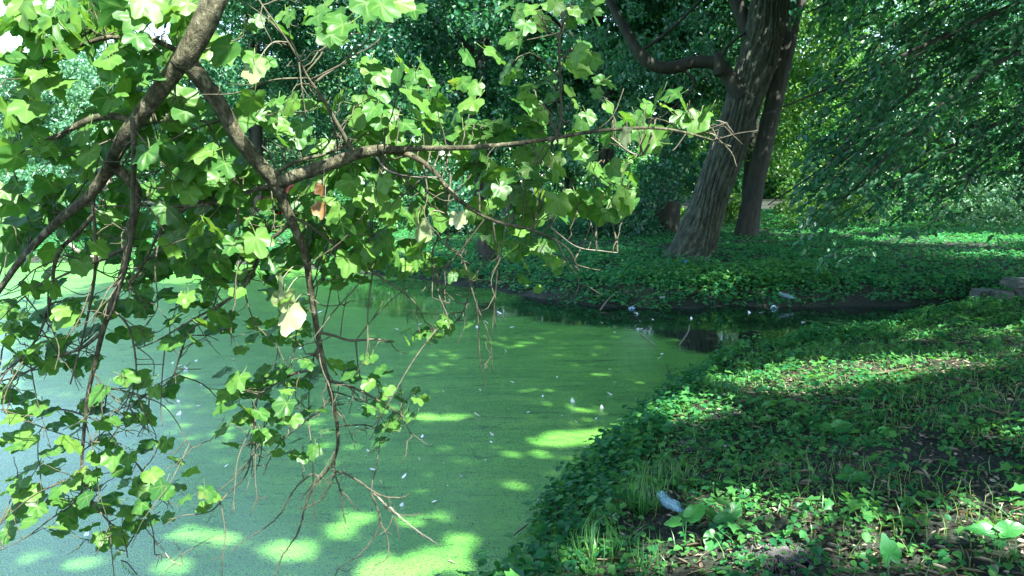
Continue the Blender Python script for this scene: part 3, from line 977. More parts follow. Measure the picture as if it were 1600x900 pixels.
# trunk and the limb that carries the branch over the viewer's head
link("trunk", trunk_mesh("trunk", [(0, 0, 0), (.02, .05, 1.2), (-.05, .1, 2.6), (-.2, .1, 4.2), (-.3, 0, 6.5)], [.2, .16, .14, .11, .05], M['maple_bark']), mp_)
pre = [np.array([0.42, -2.0, 2.9]), np.array([0.2, -1.0, 3.5]), np.array([-0.15, 0.5, 3.45]), np.array(tuple(at(470, -320, 1.52))), np.array(tuple(at(400, -150, 1.62)))]
maple_limb("limb", [(352, -40), (322, 30), (296, 80), (282, 100)], [70, 62, 56, 52, 50, 48, 46, 44, 43], pre=pre)
maple_limb("limb", [(285, 92), (262, 125), (238, 156), (215, 185), (190, 222), (170, 262), (140, 305), (96, 341), (60, 376), (28, 412), (0, 452), (-40, 510)], [34, 32, 30, 29, 27, 24, 21, 19, 16, 14, 12, 9])
maple_limb("limb", [(286, 88), (315, 125), (345, 166), (370, 212), (400, 250), (432, 286)], [36, 32, 30, 29, 29, 30])
maple_limb("limb", [(424, 270), (437, 300), (447, 325), (463, 362), (478, 402), (485, 450), (493, 500), (502, 550), (513, 600), (524, 645), (528, 690), (520, 722), (500, 748)],
           [28, 22, 19, 16, 14, 12, 11, 10, 9, 8, 7, 6, 5])
maple_limb("limb", [(425, 283), (445, 281), (470, 272), (520, 255), (560, 240), (600, 233)], [28, 27, 26, 25, 23, 20])
maple_limb("limb", [(590, 234), (650, 232), (720, 231), (800, 225), (870, 215), (930, 205), (1000, 200), (1050, 203), (1100, 215), (1142, 229)], [16, 12, 10, 9, 8, 7, 6, 5, 3.5, 2.5], off=-.03)
maple_limb("limb", [(595, 234), (640, 242), (675, 265), (700, 295), (730, 322), (775, 346), (820, 356), (862, 372), (890, 392), (905, 425)], [14, 12, 10, 10, 9, 7, 6, 4, 3, 2])
maple_limb("limb", [(205, 186), (170, 181), (140, 187), (108, 203), (85, 216), (40, 223), (0, 230), (-40, 234)], [15, 14, 13, 11, 10, 8, 7, 5])
maple_limb("limb", [(278, 80), (250, 66), (218, 56), (190, 58), (160, 60), (110, 75), (60, 80)], [12, 11, 9, 9, 9, 6, 4], off=.03)
maple_limb("limb", [(552, 238), (525, 190), (503, 152), (482, 122), (462, 85), (440, 50), (410, 8), (395, -15)], [10, 8, 7, 5, 4, 3, 3, 2], 'twig_bark')
maple_limb("limb", [(872, -15), (880, 40), (874, 60), (875, 120), (877, 180), (870, 215)], [6, 6, 5, 5, 5, 4], 'twig_bark')
maple_limb("limb", [(172, 255), (190, 270), (206, 285), (214, 300), (212, 325), (205, 360), (196, 410), (184, 450), (172, 485), (160, 520), (148, 570), (136, 625), (130, 690), (128, 730), (134, 765), (150, 792), (170, 815), (192, 838), (200, 872)],
           [20, 20, 19, 17, 15, 14, 14, 12, 11, 10, 9, 8, 7, 6, 5, 4, 3.5, 3, 2])
maple_limb("limb", [(207, 185), (209, 230), (208, 290), (206, 340), (202, 390), (190, 440), (178, 480), (168, 500)], [9, 9, 9, 8, 8, 7, 6, 4], 'twig_bark', off=-.08)
maple_limb("limb", [(143, 300), (147, 340), (150, 390), (148, 430), (140, 480), (126, 540), (110, 600)], [8, 7, 7, 6, 5, 4, 3], 'twig_bark')
maple_limb("limb", [(147, 335), (120, 365), (95, 390), (84, 420), (82, 450), (70, 500), (50, 540), (20, 570), (-10, 596)], [9, 9, 8, 7, 6, 5, 5, 4, 3])
maple_limb("limb", [(200, 385), (160, 405), (110, 425), (60, 450), (30, 470), (0, 500)], [7, 6, 5, 4, 3, 2], 'twig_bark')
maple_limb("limb", [(158, 520), (125, 545), (75, 562), (40, 582), (-10, 600)], [8, 6, 5, 4, 3])
maple_limb("limb", [(455, 345), (435, 365), (410, 385), (400, 415), (380, 450), (345, 475), (300, 500), (250, 530), (215, 545)], [9, 8, 7, 7, 6, 5, 4, 3, 2])
maple_limb("limb", [(378, 450), (330, 490), (295, 520), (280, 560), (265, 595), (225, 620), (200, 640)], [5, 5, 4, 4, 3, 2, 2], 'twig_bark')
maple_limb("limb", [(345, 300), (300, 320), (262, 345), (245, 370), (225, 410), (205, 445)], [6, 7, 7, 6, 5, 3])
maple_limb("limb", [(430, 290), (400, 296), (370, 306), (335, 318), (290, 322), (240, 322), (200, 322), (120, 322)], [9, 9, 8, 8, 6, 5, 4, 3])
maple_limb("limb", [(430, 278), (445, 262), (470, 250), (505, 242), (545, 228)], [8, 8, 7, 6, 4], off=.08)
maple_limb("limb", [(350, 185), (330, 192), (300, 186), (260, 190), (215, 194)], [5, 5, 4, 4, 3], 'twig_bark', off=.06)
maple_limb("limb", [(455, 340), (480, 350), (520, 380), (560, 410), (590, 430), (640, 465), (660, 490)], [6, 6, 5, 4, 4, 3, 2], 'twig_bark')
maple_limb("limb", [(590, 235), (600, 255), (588, 290), (582, 330), (580, 370), (560, 420)], [5, 5, 4, 3, 3, 2], 'twig_bark')
maple_limb("limb", [(588, 245), (604, 265), (632, 274), (662, 277), (690, 277)], [4, 4, 3.5, 3, 3], 'dry_twig', off=-.1)
maple_limb("limb", [(494, 518), (520, 524), (548, 532), (585, 530), (616, 534)], [6, 5, 5, 4, 3], 'twig_bark')
maple_limb("limb", [(498, 560), (497, 545), (492, 553), (478, 553)], [8, 7, 5, 2], 'twig_bark')
maple_limb("limb", [(488, 578), (460, 584), (435, 597), (405, 620), (395, 650)], [5, 5, 4, 3, 2], 'twig_bark')
maple_limb("limb", [(514, 595), (550, 605), (585, 622), (612, 638), (632, 652)], [6, 5, 4, 3, 2], 'twig_bark')
maple_limb("limb", [(520, 620), (500, 640), (475, 660), (440, 690), (420, 720), (412, 742)], [5, 4, 3, 3, 2, 2], 'twig_bark')
maple_limb("limb", [(524, 640), (540, 660), (548, 680)], [3, 2.5, 1.5], 'twig_bark')
# bare twigs at the bottom of the hanging branch
maple_limb("limb", [(504, 742), (490, 760), (478, 790), (468, 825), (455, 850), (440, 870), (428, 905)], [5, 5, 4, 4, 3, 3, 2], 'twig_bark', wig=.0010)
maple_limb("limb", [(498, 745), (485, 742), (460, 765), (440, 800), (420, 820), (402, 833)], [4, 4, 3, 3, 2.5, 2], 'twig_bark', wig=.0010)
maple_limb("limb", [(522, 722), (522, 735), (540, 740), (565, 755), (590, 772), (622, 778), (640, 772)], [5, 5, 4, 4, 3.5, 3, 2], 'twig_bark', wig=.0010)
maple_limb("limb", [(584, 770), (605, 790), (630, 812), (660, 835), (688, 852)], [4, 4, 3, 2.5, 2], 'dry_twig', wig=.0010)
maple_limb("limb", [(580, 768), (588, 790), (594, 815), (584, 840), (568, 860), (550, 875), (530, 888), (524, 900)], [4, 3.5, 3.5, 3, 2.5, 2, 2, 2], 'twig_bark', wig=.0010)
maple_limb("limb", [(594, 815), (605, 840), (606, 870), (585, 884)], [3, 2.5, 2.5, 2], 'twig_bark', wig=.0010)
maple_limb("limb", [(524, 738), (515, 760), (500, 782), (480, 792), (466, 794)], [4, 3.5, 3, 2.5, 2], 'twig_bark', wig=.0010)
maple_limb("limb", [(525, 745), (532, 768), (535, 790), (540, 818)], [3.5, 3, 2.5, 1.5], 'twig_bark', wig=.0010)
maple_limb("limb", [(532, 765), (545, 780), (558, 797)], [3, 2.5, 1.5], 'twig_bark', wig=.0010)
maple_limb("limb", [(614, 805), (620, 820), (624, 842)], [2.5, 2, 1.5], 'twig_bark', wig=.0008)
maple_limb("limb", [(600, 792), (625, 805), (660, 803)], [2.5, 2, 1.5], 'twig_bark', wig=.0008)
maple_limb("limb", [(400, 628), (395, 690), (385, 740), (355, 772), (335, 782)], [4, 3, 3, 2.5, 2], 'twig_bark')
maple_limb("limb", [(415, 640), (410, 690), (405, 720), (395, 745)], [3, 2.5, 2, 1.5], 'twig_bark')
maple_limb("limb", [(700, 290), (697, 330), (690, 360), (675, 400), (690, 450), (697, 490)], [4, 3.5, 3, 3, 2.5, 2], 'twig_bark')
maple_limb("limb", [(735, 440), (728, 475), (715, 500), (690, 512), (672, 518)], [2.5, 2.5, 3, 2.5, 2], 'twig_bark')
maple_limb("limb", [(690, 380), (720, 400), (735, 440)], [3, 3, 2.5], 'twig_bark')
maple_limb("limb", [(1050, 204), (1070, 208), (1100, 206), (1128, 215)], [3, 3, 2.5, 2], 'dry_twig')
maple_limb("limb", [(1120, 218), (1124, 200), (1135, 192), (1142, 212)], [2.5, 2, 2, 1.5], 'dry_twig')
maple_limb("limb", [(1118, 188), (1128, 190), (1138, 197), (1146, 208)], [1.5, 2, 2, 1.5], 'dry_twig')
maple_limb("limb", [(955, 215), (985, 238), (1010, 243)], [3, 2.5, 1.5], 'dry_twig')
maple_limb("limb", [(860, 355), (900, 385), (940, 392), (965, 395)], [3, 2.5, 2, 1.5], 'dry_twig')
maple_limb("limb", [(130, 765), (110, 790), (80, 810), (40, 840), (0, 860)], [4, 3, 3, 2, 2], 'twig_bark')
maple_limb("limb", [(140, 690), (175, 695), (210, 720), (235, 760), (262, 790)], [4, 3.5, 3, 2, 1.5], 'twig_bark')
maple_limb("limb", [(150, 600), (190, 610), (225, 620), (262, 640), (300, 700)], [3.5, 3, 3, 2, 1.5], 'twig_bark')
maple_limb("limb", [(172, 480), (200, 510), (212, 560), (210, 600), (195, 650), (170, 690)], [4, 4, 3.5, 3, 2.5, 2], 'twig_bark', off=-.05)
maple_limb("limb", [(135, 650), (95, 640), (45, 650), (0, 640)], [3.5, 3, 2.5, 2], 'twig_bark')
maple_limb("limb", [(118, 745), (60, 770), (20, 800), (-10, 830)], [3.5, 3, 2.5, 2], 'twig_bark')
maple_limb("limb", [(235, 835), (252, 855), (268, 876), (285, 882)], [2, 2, 1.8, 1.2], 'dry_twig')

# leaf blades: five blunt lobes, folded along the veins, with a stalk
def maple_blade(seed):
    rg = np.random.default_rng(seed)
    DEEP = [0.0, 0.55, 0.25][seed % 3]
    ctrl = [(-172, .14), (-154, .40), (-134, .56), (-116, .63), (-98, .65), (-84, .65), (-70, .73), (-60, .81), (-50, .84), (-40, .83), (-31, .78), (-24, .77), (-17, .84), (-9, .93), (0, .96)]
    ctrl = ctrl + [(-a, r) for a, r in ctrl[-2::-1]]
    pts = []
    for a, r in ctrl:
        r2 = r * (1 + rg.normal() * .05)
        th = R(a + rg.normal() * 1.6)
        r2 = r2 - DEEP * max(0, .86 - r) * (abs(a) < 100)
        pts.append((math.cos(th) * r2, math.sin(th) * r2))
    pts = np.array(pts)
    th = np.degrees(np.arctan2(pts[:, 1], pts[:, 0]))
    vein = np.min(np.abs(th[:, None] - np.array([-112, -52, 0, 52, 112])[None]), axis=1)
    rad = np.hypot(pts[:, 0], pts[:, 1])
    b1, b2, b3 = rg.uniform(.0, .45), rg.uniform(-.15, .4), rg.uniform(0, 6)

    def zf(x, y, v):
        return .038 * np.clip(v / 28, 0, 1) - b1 * x * np.abs(x) * .8 - b2 * y * y + .045 * np.sin(7 * x + 5 * y + b3) + .03 * np.sin(11 * y - 6 * x + 2 * b3)
    ring = np.column_stack([pts, zf(pts[:, 0], pts[:, 1], vein)])
    inner = pts * 0.55
    vi = vein * .8
    rin = np.column_stack([inner, zf(inner[:, 0], inner[:, 1], vi)])
    n = len(pts)
    V = np.vstack([[[0, 0, 0]], rin, ring])
    Fc = []
    for i in range(n - 1):
        Fc.append((0, 1 + i, 2 + i))
        Fc.append((1 + i, 1 + n + i, 2 + n + i))
        Fc.append((1 + i, 2 + n + i, 2 + i))
    V[:, :2] *= .72          # width of the blade about 1
    V[:, 2] *= .72
    # stalk
    q = spline([(0, 0, 0), (-.25, .02, -.02), (-.55, rg.normal() * .06, rg.uniform(.02, .16))], 3)
    tv, tf = tube_arrays(q, taper(.013, .018, len(q)), 3)
    nb = len(V)
    vv = np.exp(-(vein / 9) ** 2)
    vatt = np.concatenate([[1.0], vv, vv * .7, np.full(len(tv), 1.0)])
    return np.vstack([V, tv]), np.vstack([np.array(Fc), tf + nb]), vatt


BL = [maple_blade(s) for s in range(18)]
def with_vein(me, v):
    a_ = me.attributes.new('vein', 'FLOAT', 'POINT')
    a_.data.foreach_set('value', np.asarray(v, dtype=np.float32))
    return me


BLM = [with_vein(mesh_from("leaf", V, Fc, M['maple_leaf'], smooth=True), v) for V, Fc, v in BL]

LEAVES = """
35 20 60,20 35 55,70 35 60,120 25 70,150 15 70,105 10 60,175 20 60,210 25 60,235 15 60,150 50 60,185 60 65,225 45 55,255 30 50,280 8 45,25 85 55,38 100 50,60 75 45,95 55 55,125 60 55,170 100 50,175 115 45,190 85 50,215 65 45,240 75 40,50 135 60,20 150 55,80 130 60,95 145 45,55 115 35,185 140 60,200 150 45,215 105 40,235 112 45,260 85 40,180 160 45,30 180 65,10 185 60,45 195 50,290 40 50,285 115 35,330 80 60,345 85 55,325 55 30,300 160 55,315 175 45,270 180 40,250 200 50,230 210 45,290 210 45,160 205 50,140 195 45,120 215 50,340 205 45,390 165 50,395 45 26,398 100 40,375 200 45,
415 185 55,425 165 45,450 165 45,455 205 45,470 205 40,440 25 35,450 30 30,445 50 40,415 100 38,495 25 55,520 45 60,530 60 50,505 10 45,575 15 65,600 20 60,635 8 45,655 15 35,560 45 25,590 110 45,605 120 40,620 118 40,635 105 40,665 112 40,670 125 40,655 155 52,670 150 40,585 155 60,570 165 40,595 165 45,520 170 40,530 155 25,565 190 50,590 195 50,580 215 50,610 210 40,660 190 60,680 185 45,640 200 40,735 95 35,730 130 30,740 140 30,780 85 45,790 110 45,795 125 30,820 45 40,810 20 35,760 195 50,775 200 45,745 210 30,790 215 40,700 210 40,
820 15 35,870 12 35,808 45 40,812 72 40,885 35 25,900 20 25,920 20 30,910 28 25,935 20 25,938 2 25,833 110 40,808 115 25,840 125 30,905 85 40,920 80 30,890 100 30,905 110 45,928 97 35,910 118 30,862 122 30,840 160 45,860 155 35,865 165 30,925 140 40,945 135 35,955 133 30,935 148 25,890 145 25,835 195 45,825 190 40,845 205 40,850 180 30,895 190 35,920 188 30,910 200 35,1025 160 45,1015 170 30,1040 165 30,970 195 35,985 185 35,995 190 30,1075 180 50,1095 185 40,1085 195 45,1060 190 35,950 218 35,1010 215 50,1035 212 35,890 220 30,
20 245 60,10 250 50,50 235 40,110 240 60,130 250 50,115 265 35,130 270 40,80 290 45,65 295 35,150 270 45,185 300 50,200 295 40,225 250 50,235 255 40,260 240 50,290 250 50,285 265 60,310 270 40,270 290 60,290 295 45,300 290 35,325 280 50,345 275 45,355 265 50,375 270 60,360 280 40,265 310 45,270 335 50,255 340 40,300 310 40,345 305 50,360 305 45,10 320 60,25 340 60,45 340 60,60 330 45,15 375 65,10 400 60,35 385 45,110 345 60,100 360 50,175 355 35,185 365 45,215 360 40,215 370 30,225 350 40,205 425 45,215 435 35,240 415 50,255 425 55,265 390 50,280 375 55,270 400 35,320 375 45,300 365 45,340 360 50,345 345 45,375 330 40,385 345 40,390 315 35,280 420 40,335 415 55,350 425 60,340 435 60,370 430 45,95 440 40,355 390 35,380 385 40,395 395 50,75 400 40,
450 225 40,475 235 40,510 232 35,505 280 55,530 280 45,540 272 35,480 300 45,470 320 45,555 300 45,580 260 45,590 280 40,575 270 50,600 290 35,630 265 40,640 280 40,655 255 35,660 310 40,620 305 35,590 310 40,580 325 45,610 330 45,640 340 40,695 295 40,560 340 45,540 345 45,520 340 40,500 360 50,480 365 45,540 375 50,560 370 45,520 385 50,545 395 40,590 370 50,605 385 45,575 400 40,600 405 45,620 400 40,500 400 45,520 415 45,510 420 55,495 440 50,525 445 35,545 430 40,430 390 40,420 350 45,415 370 40,405 385 50,440 420 35,430 440 50,425 460 40,640 420 40,610 425 35,650 405 35,760 250 35,750 265 40,720 245 30,790 280 35,785 300 30,735 280 30,750 355 45,770 370 40,760 360 35,790 350 40,790 330 30,740 430 25,705 435 25,795 395 30,
810 240 35,830 235 40,815 260 40,825 270 40,840 280 45,855 270 40,880 265 40,870 275 35,805 295 45,815 305 40,830 330 40,845 320 40,875 325 50,890 330 45,905 315 45,925 325 45,930 310 40,950 305 35,930 265 40,925 250 35,955 270 45,960 265 35,945 285 45,985 295 48,975 320 48,985 320 40,965 330 45,940 340 45,955 340 35,880 225 30,900 235 40,810 330 35,820 350 40,815 380 45,860 385 35,805 400 30,815 435 30,825 440 25,870 425 20,860 410 30,
85 455 45,60 485 55,110 495 60,95 500 50,160 480 50,140 465 40,215 475 55,230 470 45,200 485 45,225 490 40,260 460 45,255 455 40,305 475 55,290 470 40,320 460 45,275 495 45,265 500 40,345 500 45,330 510 45,360 495 35,370 460 35,390 505 35,390 530 35,310 535 35,225 520 45,220 535 45,260 540 50,20 525 55,45 520 50,5 515 45,55 540 50,20 545 45,100 530 45,85 545 50,60 565 50,80 575 50,110 570 45,140 570 40,10 570 40,10 600 35,15 620 45,205 590 45,215 600 45,195 615 40,265 612 40,245 615 30,225 635 35,235 655 40,215 660 35,150 620 45,140 640 45,160 640 35,120 655 40,80 640 40,60 640 45,35 650 45,15 655 35,165 665 40,180 660 35,110 665 35,
365 600 50,375 610 45,350 620 40,345 640 45,390 640 40,380 655 45,450 490 55,440 470 40,435 455 30,420 520 40,445 530 35,455 525 30,410 575 45,480 520 30,482 570 35,490 580 40,520 575 42,545 570 20,575 562 35,540 590 35,555 580 30,595 580 30,575 605 30,590 600 30,600 615 30,610 612 25,630 625 25,655 628 25,600 640 30,640 655 35,625 650 30,590 650 30,580 640 30,600 665 35,615 665 25,430 585 50,410 600 45,445 610 30,485 600 35,470 600 25,460 635 30,500 640 35,440 640 45,430 625 40,420 635 40,410 650 35,460 660 35,440 665 30,700 500 30,690 508 30,665 520 35,650 525 30,640 535 25,730 510 20,
35 690 45,20 700 35,110 695 50,100 700 35,150 690 45,170 695 35,235 690 35,280 720 35,175 720 45,190 740 40,200 720 35,70 735 40,20 765 45,30 755 45,45 775 50,50 790 45,60 800 35,25 800 50,15 815 35,40 820 35,95 770 45,105 760 35,130 750 45,145 745 35,130 785 40,90 785 35,65 800 40,215 755 40,225 765 40,245 770 45,240 745 40,260 775 35,285 780 30,325 775 40,320 795 35,200 795 50,180 790 45,220 795 40,170 800 30,240 812 30,130 800 40,140 825 35,105 815 40,95 825 35,165 840 50,155 845 35,210 825 40,180 830 30,225 820 30,10 840 35,150 720 40,120 740 35,
410 685 40,425 690 35,440 690 30,460 690 30,435 710 25,490 708 35,480 715 30,585 695 32,600 690 25
"""
random.seed(31)
LV = [tuple(map(float, s.split())) for s in LEAVES.replace("\n", "").split(",") if s.strip()]
for x0_, x1_, y0_, y1_, n_, sz in [(0, 300, 0, 240, 46, 55), (0, 430, 230, 440, 44, 46), (300, 700, 270, 440, 46, 42), (560, 830, 150, 330, 34, 42), (0, 240, 450, 560, 8, 42), (340, 480, 570, 690, 5, 36)]:
    for _ in range(n_):
        qx, qy = random.uniform(x0_, x1_), random.uniform(y0_, y1_)
        if math.hypot(qx - 112, qy - 132) > 42 and math.hypot(qx - 520, qy - 110) > 60:
            LV.append((qx, qy, sz * random.uniform(.75, 1.15)))
lv = []
TL = [[(352, -40), (322, 30), (282, 100), (238, 156), (190, 222), (140, 305), (60, 376), (0, 452)], [(286, 88), (345, 166), (400, 250), (432, 286), (463, 362), (485, 450), (502, 550)],
      [(432, 286), (520, 255), (600, 233), (720, 231), (870, 215), (1000, 200)], [(600, 235), (675, 265), (730, 322), (820, 356)], [(206, 285), (212, 325), (184, 450), (160, 520)]]
THICK = [(a_, b_) for l_ in TL for a_, b_ in zip(l_[:-1], l_[1:])]
BOUGH = np.array([tuple(at(px, py, depth_at(px, py))) for px, py in [(440, 280), (470, 272), (500, 262), (530, 251), (560, 240), (600, 233), (650, 232), (720, 231), (800, 225), (870, 215), (930, 205)]])
for px, py, s in LV:
    d = depth_at(px, py) + random.uniform(-.16, .12)
    for (ax_, ay_), (bx_, by_) in THICK:      # leaves that would cover a thick limb stand behind it
        ex, ey = bx_ - ax_, by_ - ay_
        tt = min(max(((px - ax_) * ex + (py - ay_) * ey) / (ex * ex + ey * ey), 0), 1)
        if math.hypot(px - ax_ - tt * ex, py - ay_ - tt * ey) < 38 and random.random() < .93:
            d = max(d, depth_at(px, py) + random.uniform(.06, .16))
    c_ = np.array(tuple(at(px, py, d)))
    vv = c_ - BOUGH
    al = vv @ SN
    ds_ = np.linalg.norm(vv - al[:, None] * SN, axis=1)
    if np.any((al > .03) & (ds_ < .05)) and random.random() < .75:
        continue
    lv.append((px, py, s, d))
    # a second leaf half hidden behind it
    pb = .8 if py < 430 and px < 720 else .75
    if random.random() < pb:
        lv.append((px + random.uniform(-26, 26), py + random.uniform(-18, 22), s * random.uniform(.8, 1.0), d + random.uniform(.08, .3)))
C0 = np.array([tuple(at(px, py, d)) for px, py, s, d in lv])
SP = np.array([p for p, r in SK])
SR = np.array([r for p, r in SK])
# group neighbouring leaves on shared twigs
left = list(range(len(lv)))
random.shuffle(left)
twig_parts, mats4, sizes = [], [None] * len(lv), np.zeros(len(lv))
used = set()
for i in left:
    if i in used:
        continue
    dd = np.linalg.norm(C0 - C0[i], axis=1)
    mem = [j for j in np.argsort(dd)[:8] if j not in used and dd[j] < .15][:4]
    used.update(mem)
    cen = C0[mem].mean(0)
    ds = np.linalg.norm(SP - cen, axis=1) + RNG.uniform(0, .06, len(SP)) + 3.0 * (SR > .012) * SR
    k = int(np.argmin(ds))
    src = SP[k]
    tip = cen + (src - cen) * 0.18 + np.array([0, 0, .03])
    ln = np.linalg.norm(tip - src)
    midp = src * .45 + tip * .55 + RNG.normal(size=3) * ln * .10 + np.array([0, 0, .12 * ln])
    q = spline([src, midp, tip], 5)
    q[1:-1] += RNG.normal(size=(len(q) - 2, 3)) * .0025
    twig_parts.append((q, max(.0016, min(.0042, ln * .009))))
    for j in mem:
        c = C0[j]
        s = lv[j][2] * lv[j][3] / FPX
        wdt = s * (1.0 if lv[j][1] < 420 else .86)
        out_ = c - tip
        hdir = np.array([random.gauss(0, .8), random.gauss(0, .8) - .75, 0])
        up_ = np.array([0, 0, random.uniform(.25, 1.0) if lv[j][1] < 430 else random.uniform(.6, 1.8)])
        nn = nrm(nrm(hdir) * random.uniform(.45, 1.0) + up_)
        ax = nrm(out_) * .9 + np.array([0, 0, -.55]) + np.array([random.gauss(0, .3) for _ in range(3)])
        ax = ax - nn * np.dot(ax, nn)
        ax = nrm(ax)
        sd = np.cross(nn, ax)
        org = c - ax * wdt * .32
        mtx = Matrix(((ax[0], sd[0], nn[0], org[0] - MB[0]), (ax[1], sd[1], nn[1], org[1] - MB[1]), (ax[2], sd[2], nn[2], org[2] - MB[2]), (0, 0, 0, 1)))
        mats4[j] = mtx @ Matrix.Diagonal((wdt, wdt * random.uniform(.88, 1.08), wdt, 1))
        sizes[j] = lv[j][2]
order = np.argsort(-sizes)
big = set(order[:292].tolist())
sv, sf, st, svn, o = [], [], [], [], 0
for j, mt in enumerate(mats4):
    v = random.randrange(len(BL))
    if j in big:
        ob = bpy.data.objects.new("leaf", BLM[v])
        COL.objects.link(ob)
        ob.parent = mp_
        ob.matrix_local = mt
    else:
        V, Fc, va = BL[v]
        svn.append(va)
        A = np.array(mt)
        V = V @ A[:3, :3].T + A[:3, 3]
        sv.append(V)
        sf.append(Fc + o)
        o += len(V)
        st.append(np.full(len(V), random.random() * .98))
link("leaves", with_vein(mesh_from("leaves", np.vstack(sv), np.vstack(sf), M['maple_leaf'], smooth=True, tint=np.concatenate(st)), np.concatenate(svn)), mp_, kind='stuff')
tw_sorted = sorted(twig_parts, key=lambda q: -np.linalg.norm(q[0][-1] - q[0][0]))
for q, r in tw_sorted[:200]:
    V, Fc = tube_arrays(q - MB, taper(r, r * .5, len(q)), 5, rough=.08)
    link("twig", mesh_from("twig", V, Fc, M['twig_bark'], smooth=True), mp_)
rest = [tube_arrays(q - MB, taper(r, r * .5, len(q)), 4) for q, r in tw_sorted[200:]]
# bare side shoots along the thin limbs
thin = np.where((SR < .006) & ((SP[:, 2] > 1.25) | (SP[:, 0] < -.7) | (RNG.random(len(SP)) < .35)))[0]
for k in RNG.choice(thin, 200):
    s = SP[k]
    dirv = nrm(np.array([RNG.normal(), RNG.normal() * .8, RNG.normal() - .5]))
    ln = RNG.uniform(.02, .11)
    q = spline([s, s + dirv * ln * .5 + RNG.normal(size=3) * .006, s + dirv * ln + RNG.normal(size=3) * .01 + [0, 0, .01]], 3)
    rest.append(tube_arrays(q - MB, taper(.0016, .0009, len(q)), 4))
thin2 = np.where((SR < .008) & (SP[:, 2] < 2.35) & (SP[:, 0] < .1) & ((SP[:, 2] > 1.3) | (SP[:, 0] < -.75)))[0]
for k in RNG.choice(thin2, 110):
    s = SP[k]
    dirv = nrm(np.array([RNG.normal() * .6, RNG.normal() * .5, RNG.normal() * .35 - .75]))
    ln = RNG.uniform(.08, .30)
    q = spline([s, s + dirv * ln * .4 + RNG.normal(size=3) * .006, s + dirv * ln * .75 + RNG.normal(size=3) * .008, s + dirv * ln + RNG.normal(size=3) * .010], 4)
    rest.append(tube_arrays(q - MB, taper(.0022, .0009, len(q)), 4, rough=.05))
    for _ in range(RNG.integers(1, 4)):
        b0 = q[RNG.integers(3, len(q) - 1)]
        d2 = nrm(dirv + RNG.normal(size=3) * .6) * RNG.uniform(.02, .07)
        rest.append(tube_arrays(np.array([b0, b0 + d2 * .5 + RNG.normal(size=3) * .004, b0 + d2]) - MB, [.0013, .0011, .0007], 4))
V, Fc = join(rest)
link("twigs", mesh_from("twigs", V, Fc, M['twig_bark']), mp_, kind='stuff')
# two curled brown leaves that hang below the fork
for px, py, s, v in [(507, 322, 26, 3), (505, 292, 22, 5)]:
    c = np.array(tuple(at(px, py, depth_at(px, py) - .08)))
    V, Fc, _ = BL[v]
    Vc = V.copy()
    Vc[:, 2] += .9 * Vc[:, 1] ** 2 * 2 + .5 * Vc[:, 0] ** 2
    ob = link("dead_leaf", mesh_from("dead_leaf", Vc, Fc, M['dead_leaf'], smooth=True), mp_)
    ob['label'] = "curled brown dead leaf"
    w = s * 1.95 / FPX * 1.05
    ob.matrix_local = Matrix.Translation(Vector(c) - mb) @ Matrix.Rotation(R(90), 4, 'Y') @ Matrix.Rotation(R(v * 40), 4, 'X') @ Matrix.Diagonal((w, w, w, 1))
    q = spline([c + [0, 0, .0], c + [.002, 0, .02], c + [.004, 0, .05]], 3)
    V, Fc = tube_arrays(q - MB, taper(.001, .001, len(q)), 4)
    link("stalk", mesh_from("stalk", V, Fc, M['dry_twig']), mp_)
# leaves in direct sun among the green ones, their glare painted as pale colour
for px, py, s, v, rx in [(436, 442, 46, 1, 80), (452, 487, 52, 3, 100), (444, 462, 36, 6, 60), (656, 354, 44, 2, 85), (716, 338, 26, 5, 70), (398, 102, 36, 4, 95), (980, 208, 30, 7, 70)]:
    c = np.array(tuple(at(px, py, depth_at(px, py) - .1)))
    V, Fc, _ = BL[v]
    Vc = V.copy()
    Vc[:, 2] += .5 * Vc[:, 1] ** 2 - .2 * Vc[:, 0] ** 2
    ob = link("leaf", mesh_from("leaf", Vc, Fc, M['sun_painted'], smooth=True), mp_)
    ob['label'] = "maple leaf coloured pale to look sunlit"
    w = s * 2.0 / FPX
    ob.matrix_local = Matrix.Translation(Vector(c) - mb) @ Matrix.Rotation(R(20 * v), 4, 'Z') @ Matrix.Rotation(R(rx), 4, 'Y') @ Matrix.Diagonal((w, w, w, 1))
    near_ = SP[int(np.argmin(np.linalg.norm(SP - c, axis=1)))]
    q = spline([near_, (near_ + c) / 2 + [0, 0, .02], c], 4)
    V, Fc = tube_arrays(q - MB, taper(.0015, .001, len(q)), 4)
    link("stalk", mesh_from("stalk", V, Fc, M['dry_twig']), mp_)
# the rest of the crown, above and behind the viewer
C = np.array([rand_dirs(1)[0] * RNG.random() ** .4 * [4.4, 4.0, 2.2] + [-1.2, .9, 6.6] for k in range(110)])
link("crown", crown_mesh("crown", M['maple_leaf'], C, RNG.uniform(.5, .95, 110), 150, (0.10, 0.16), ratio=.9, tmpl=T_LOBED, offset=tuple(mb)), mp_, kind='stuff')

# ------------------------------------------------------------------ ground cover
def scatter(n, x0, x1, y0, y1, dmin, far_side):
    x = RNG.uniform(x0, x1, n)
    y = RNG.uniform(y0, y1, n)
    d = sdist(np.stack([x, y], -1))
    k = d > dmin
    return x[k], y[k], d[k]


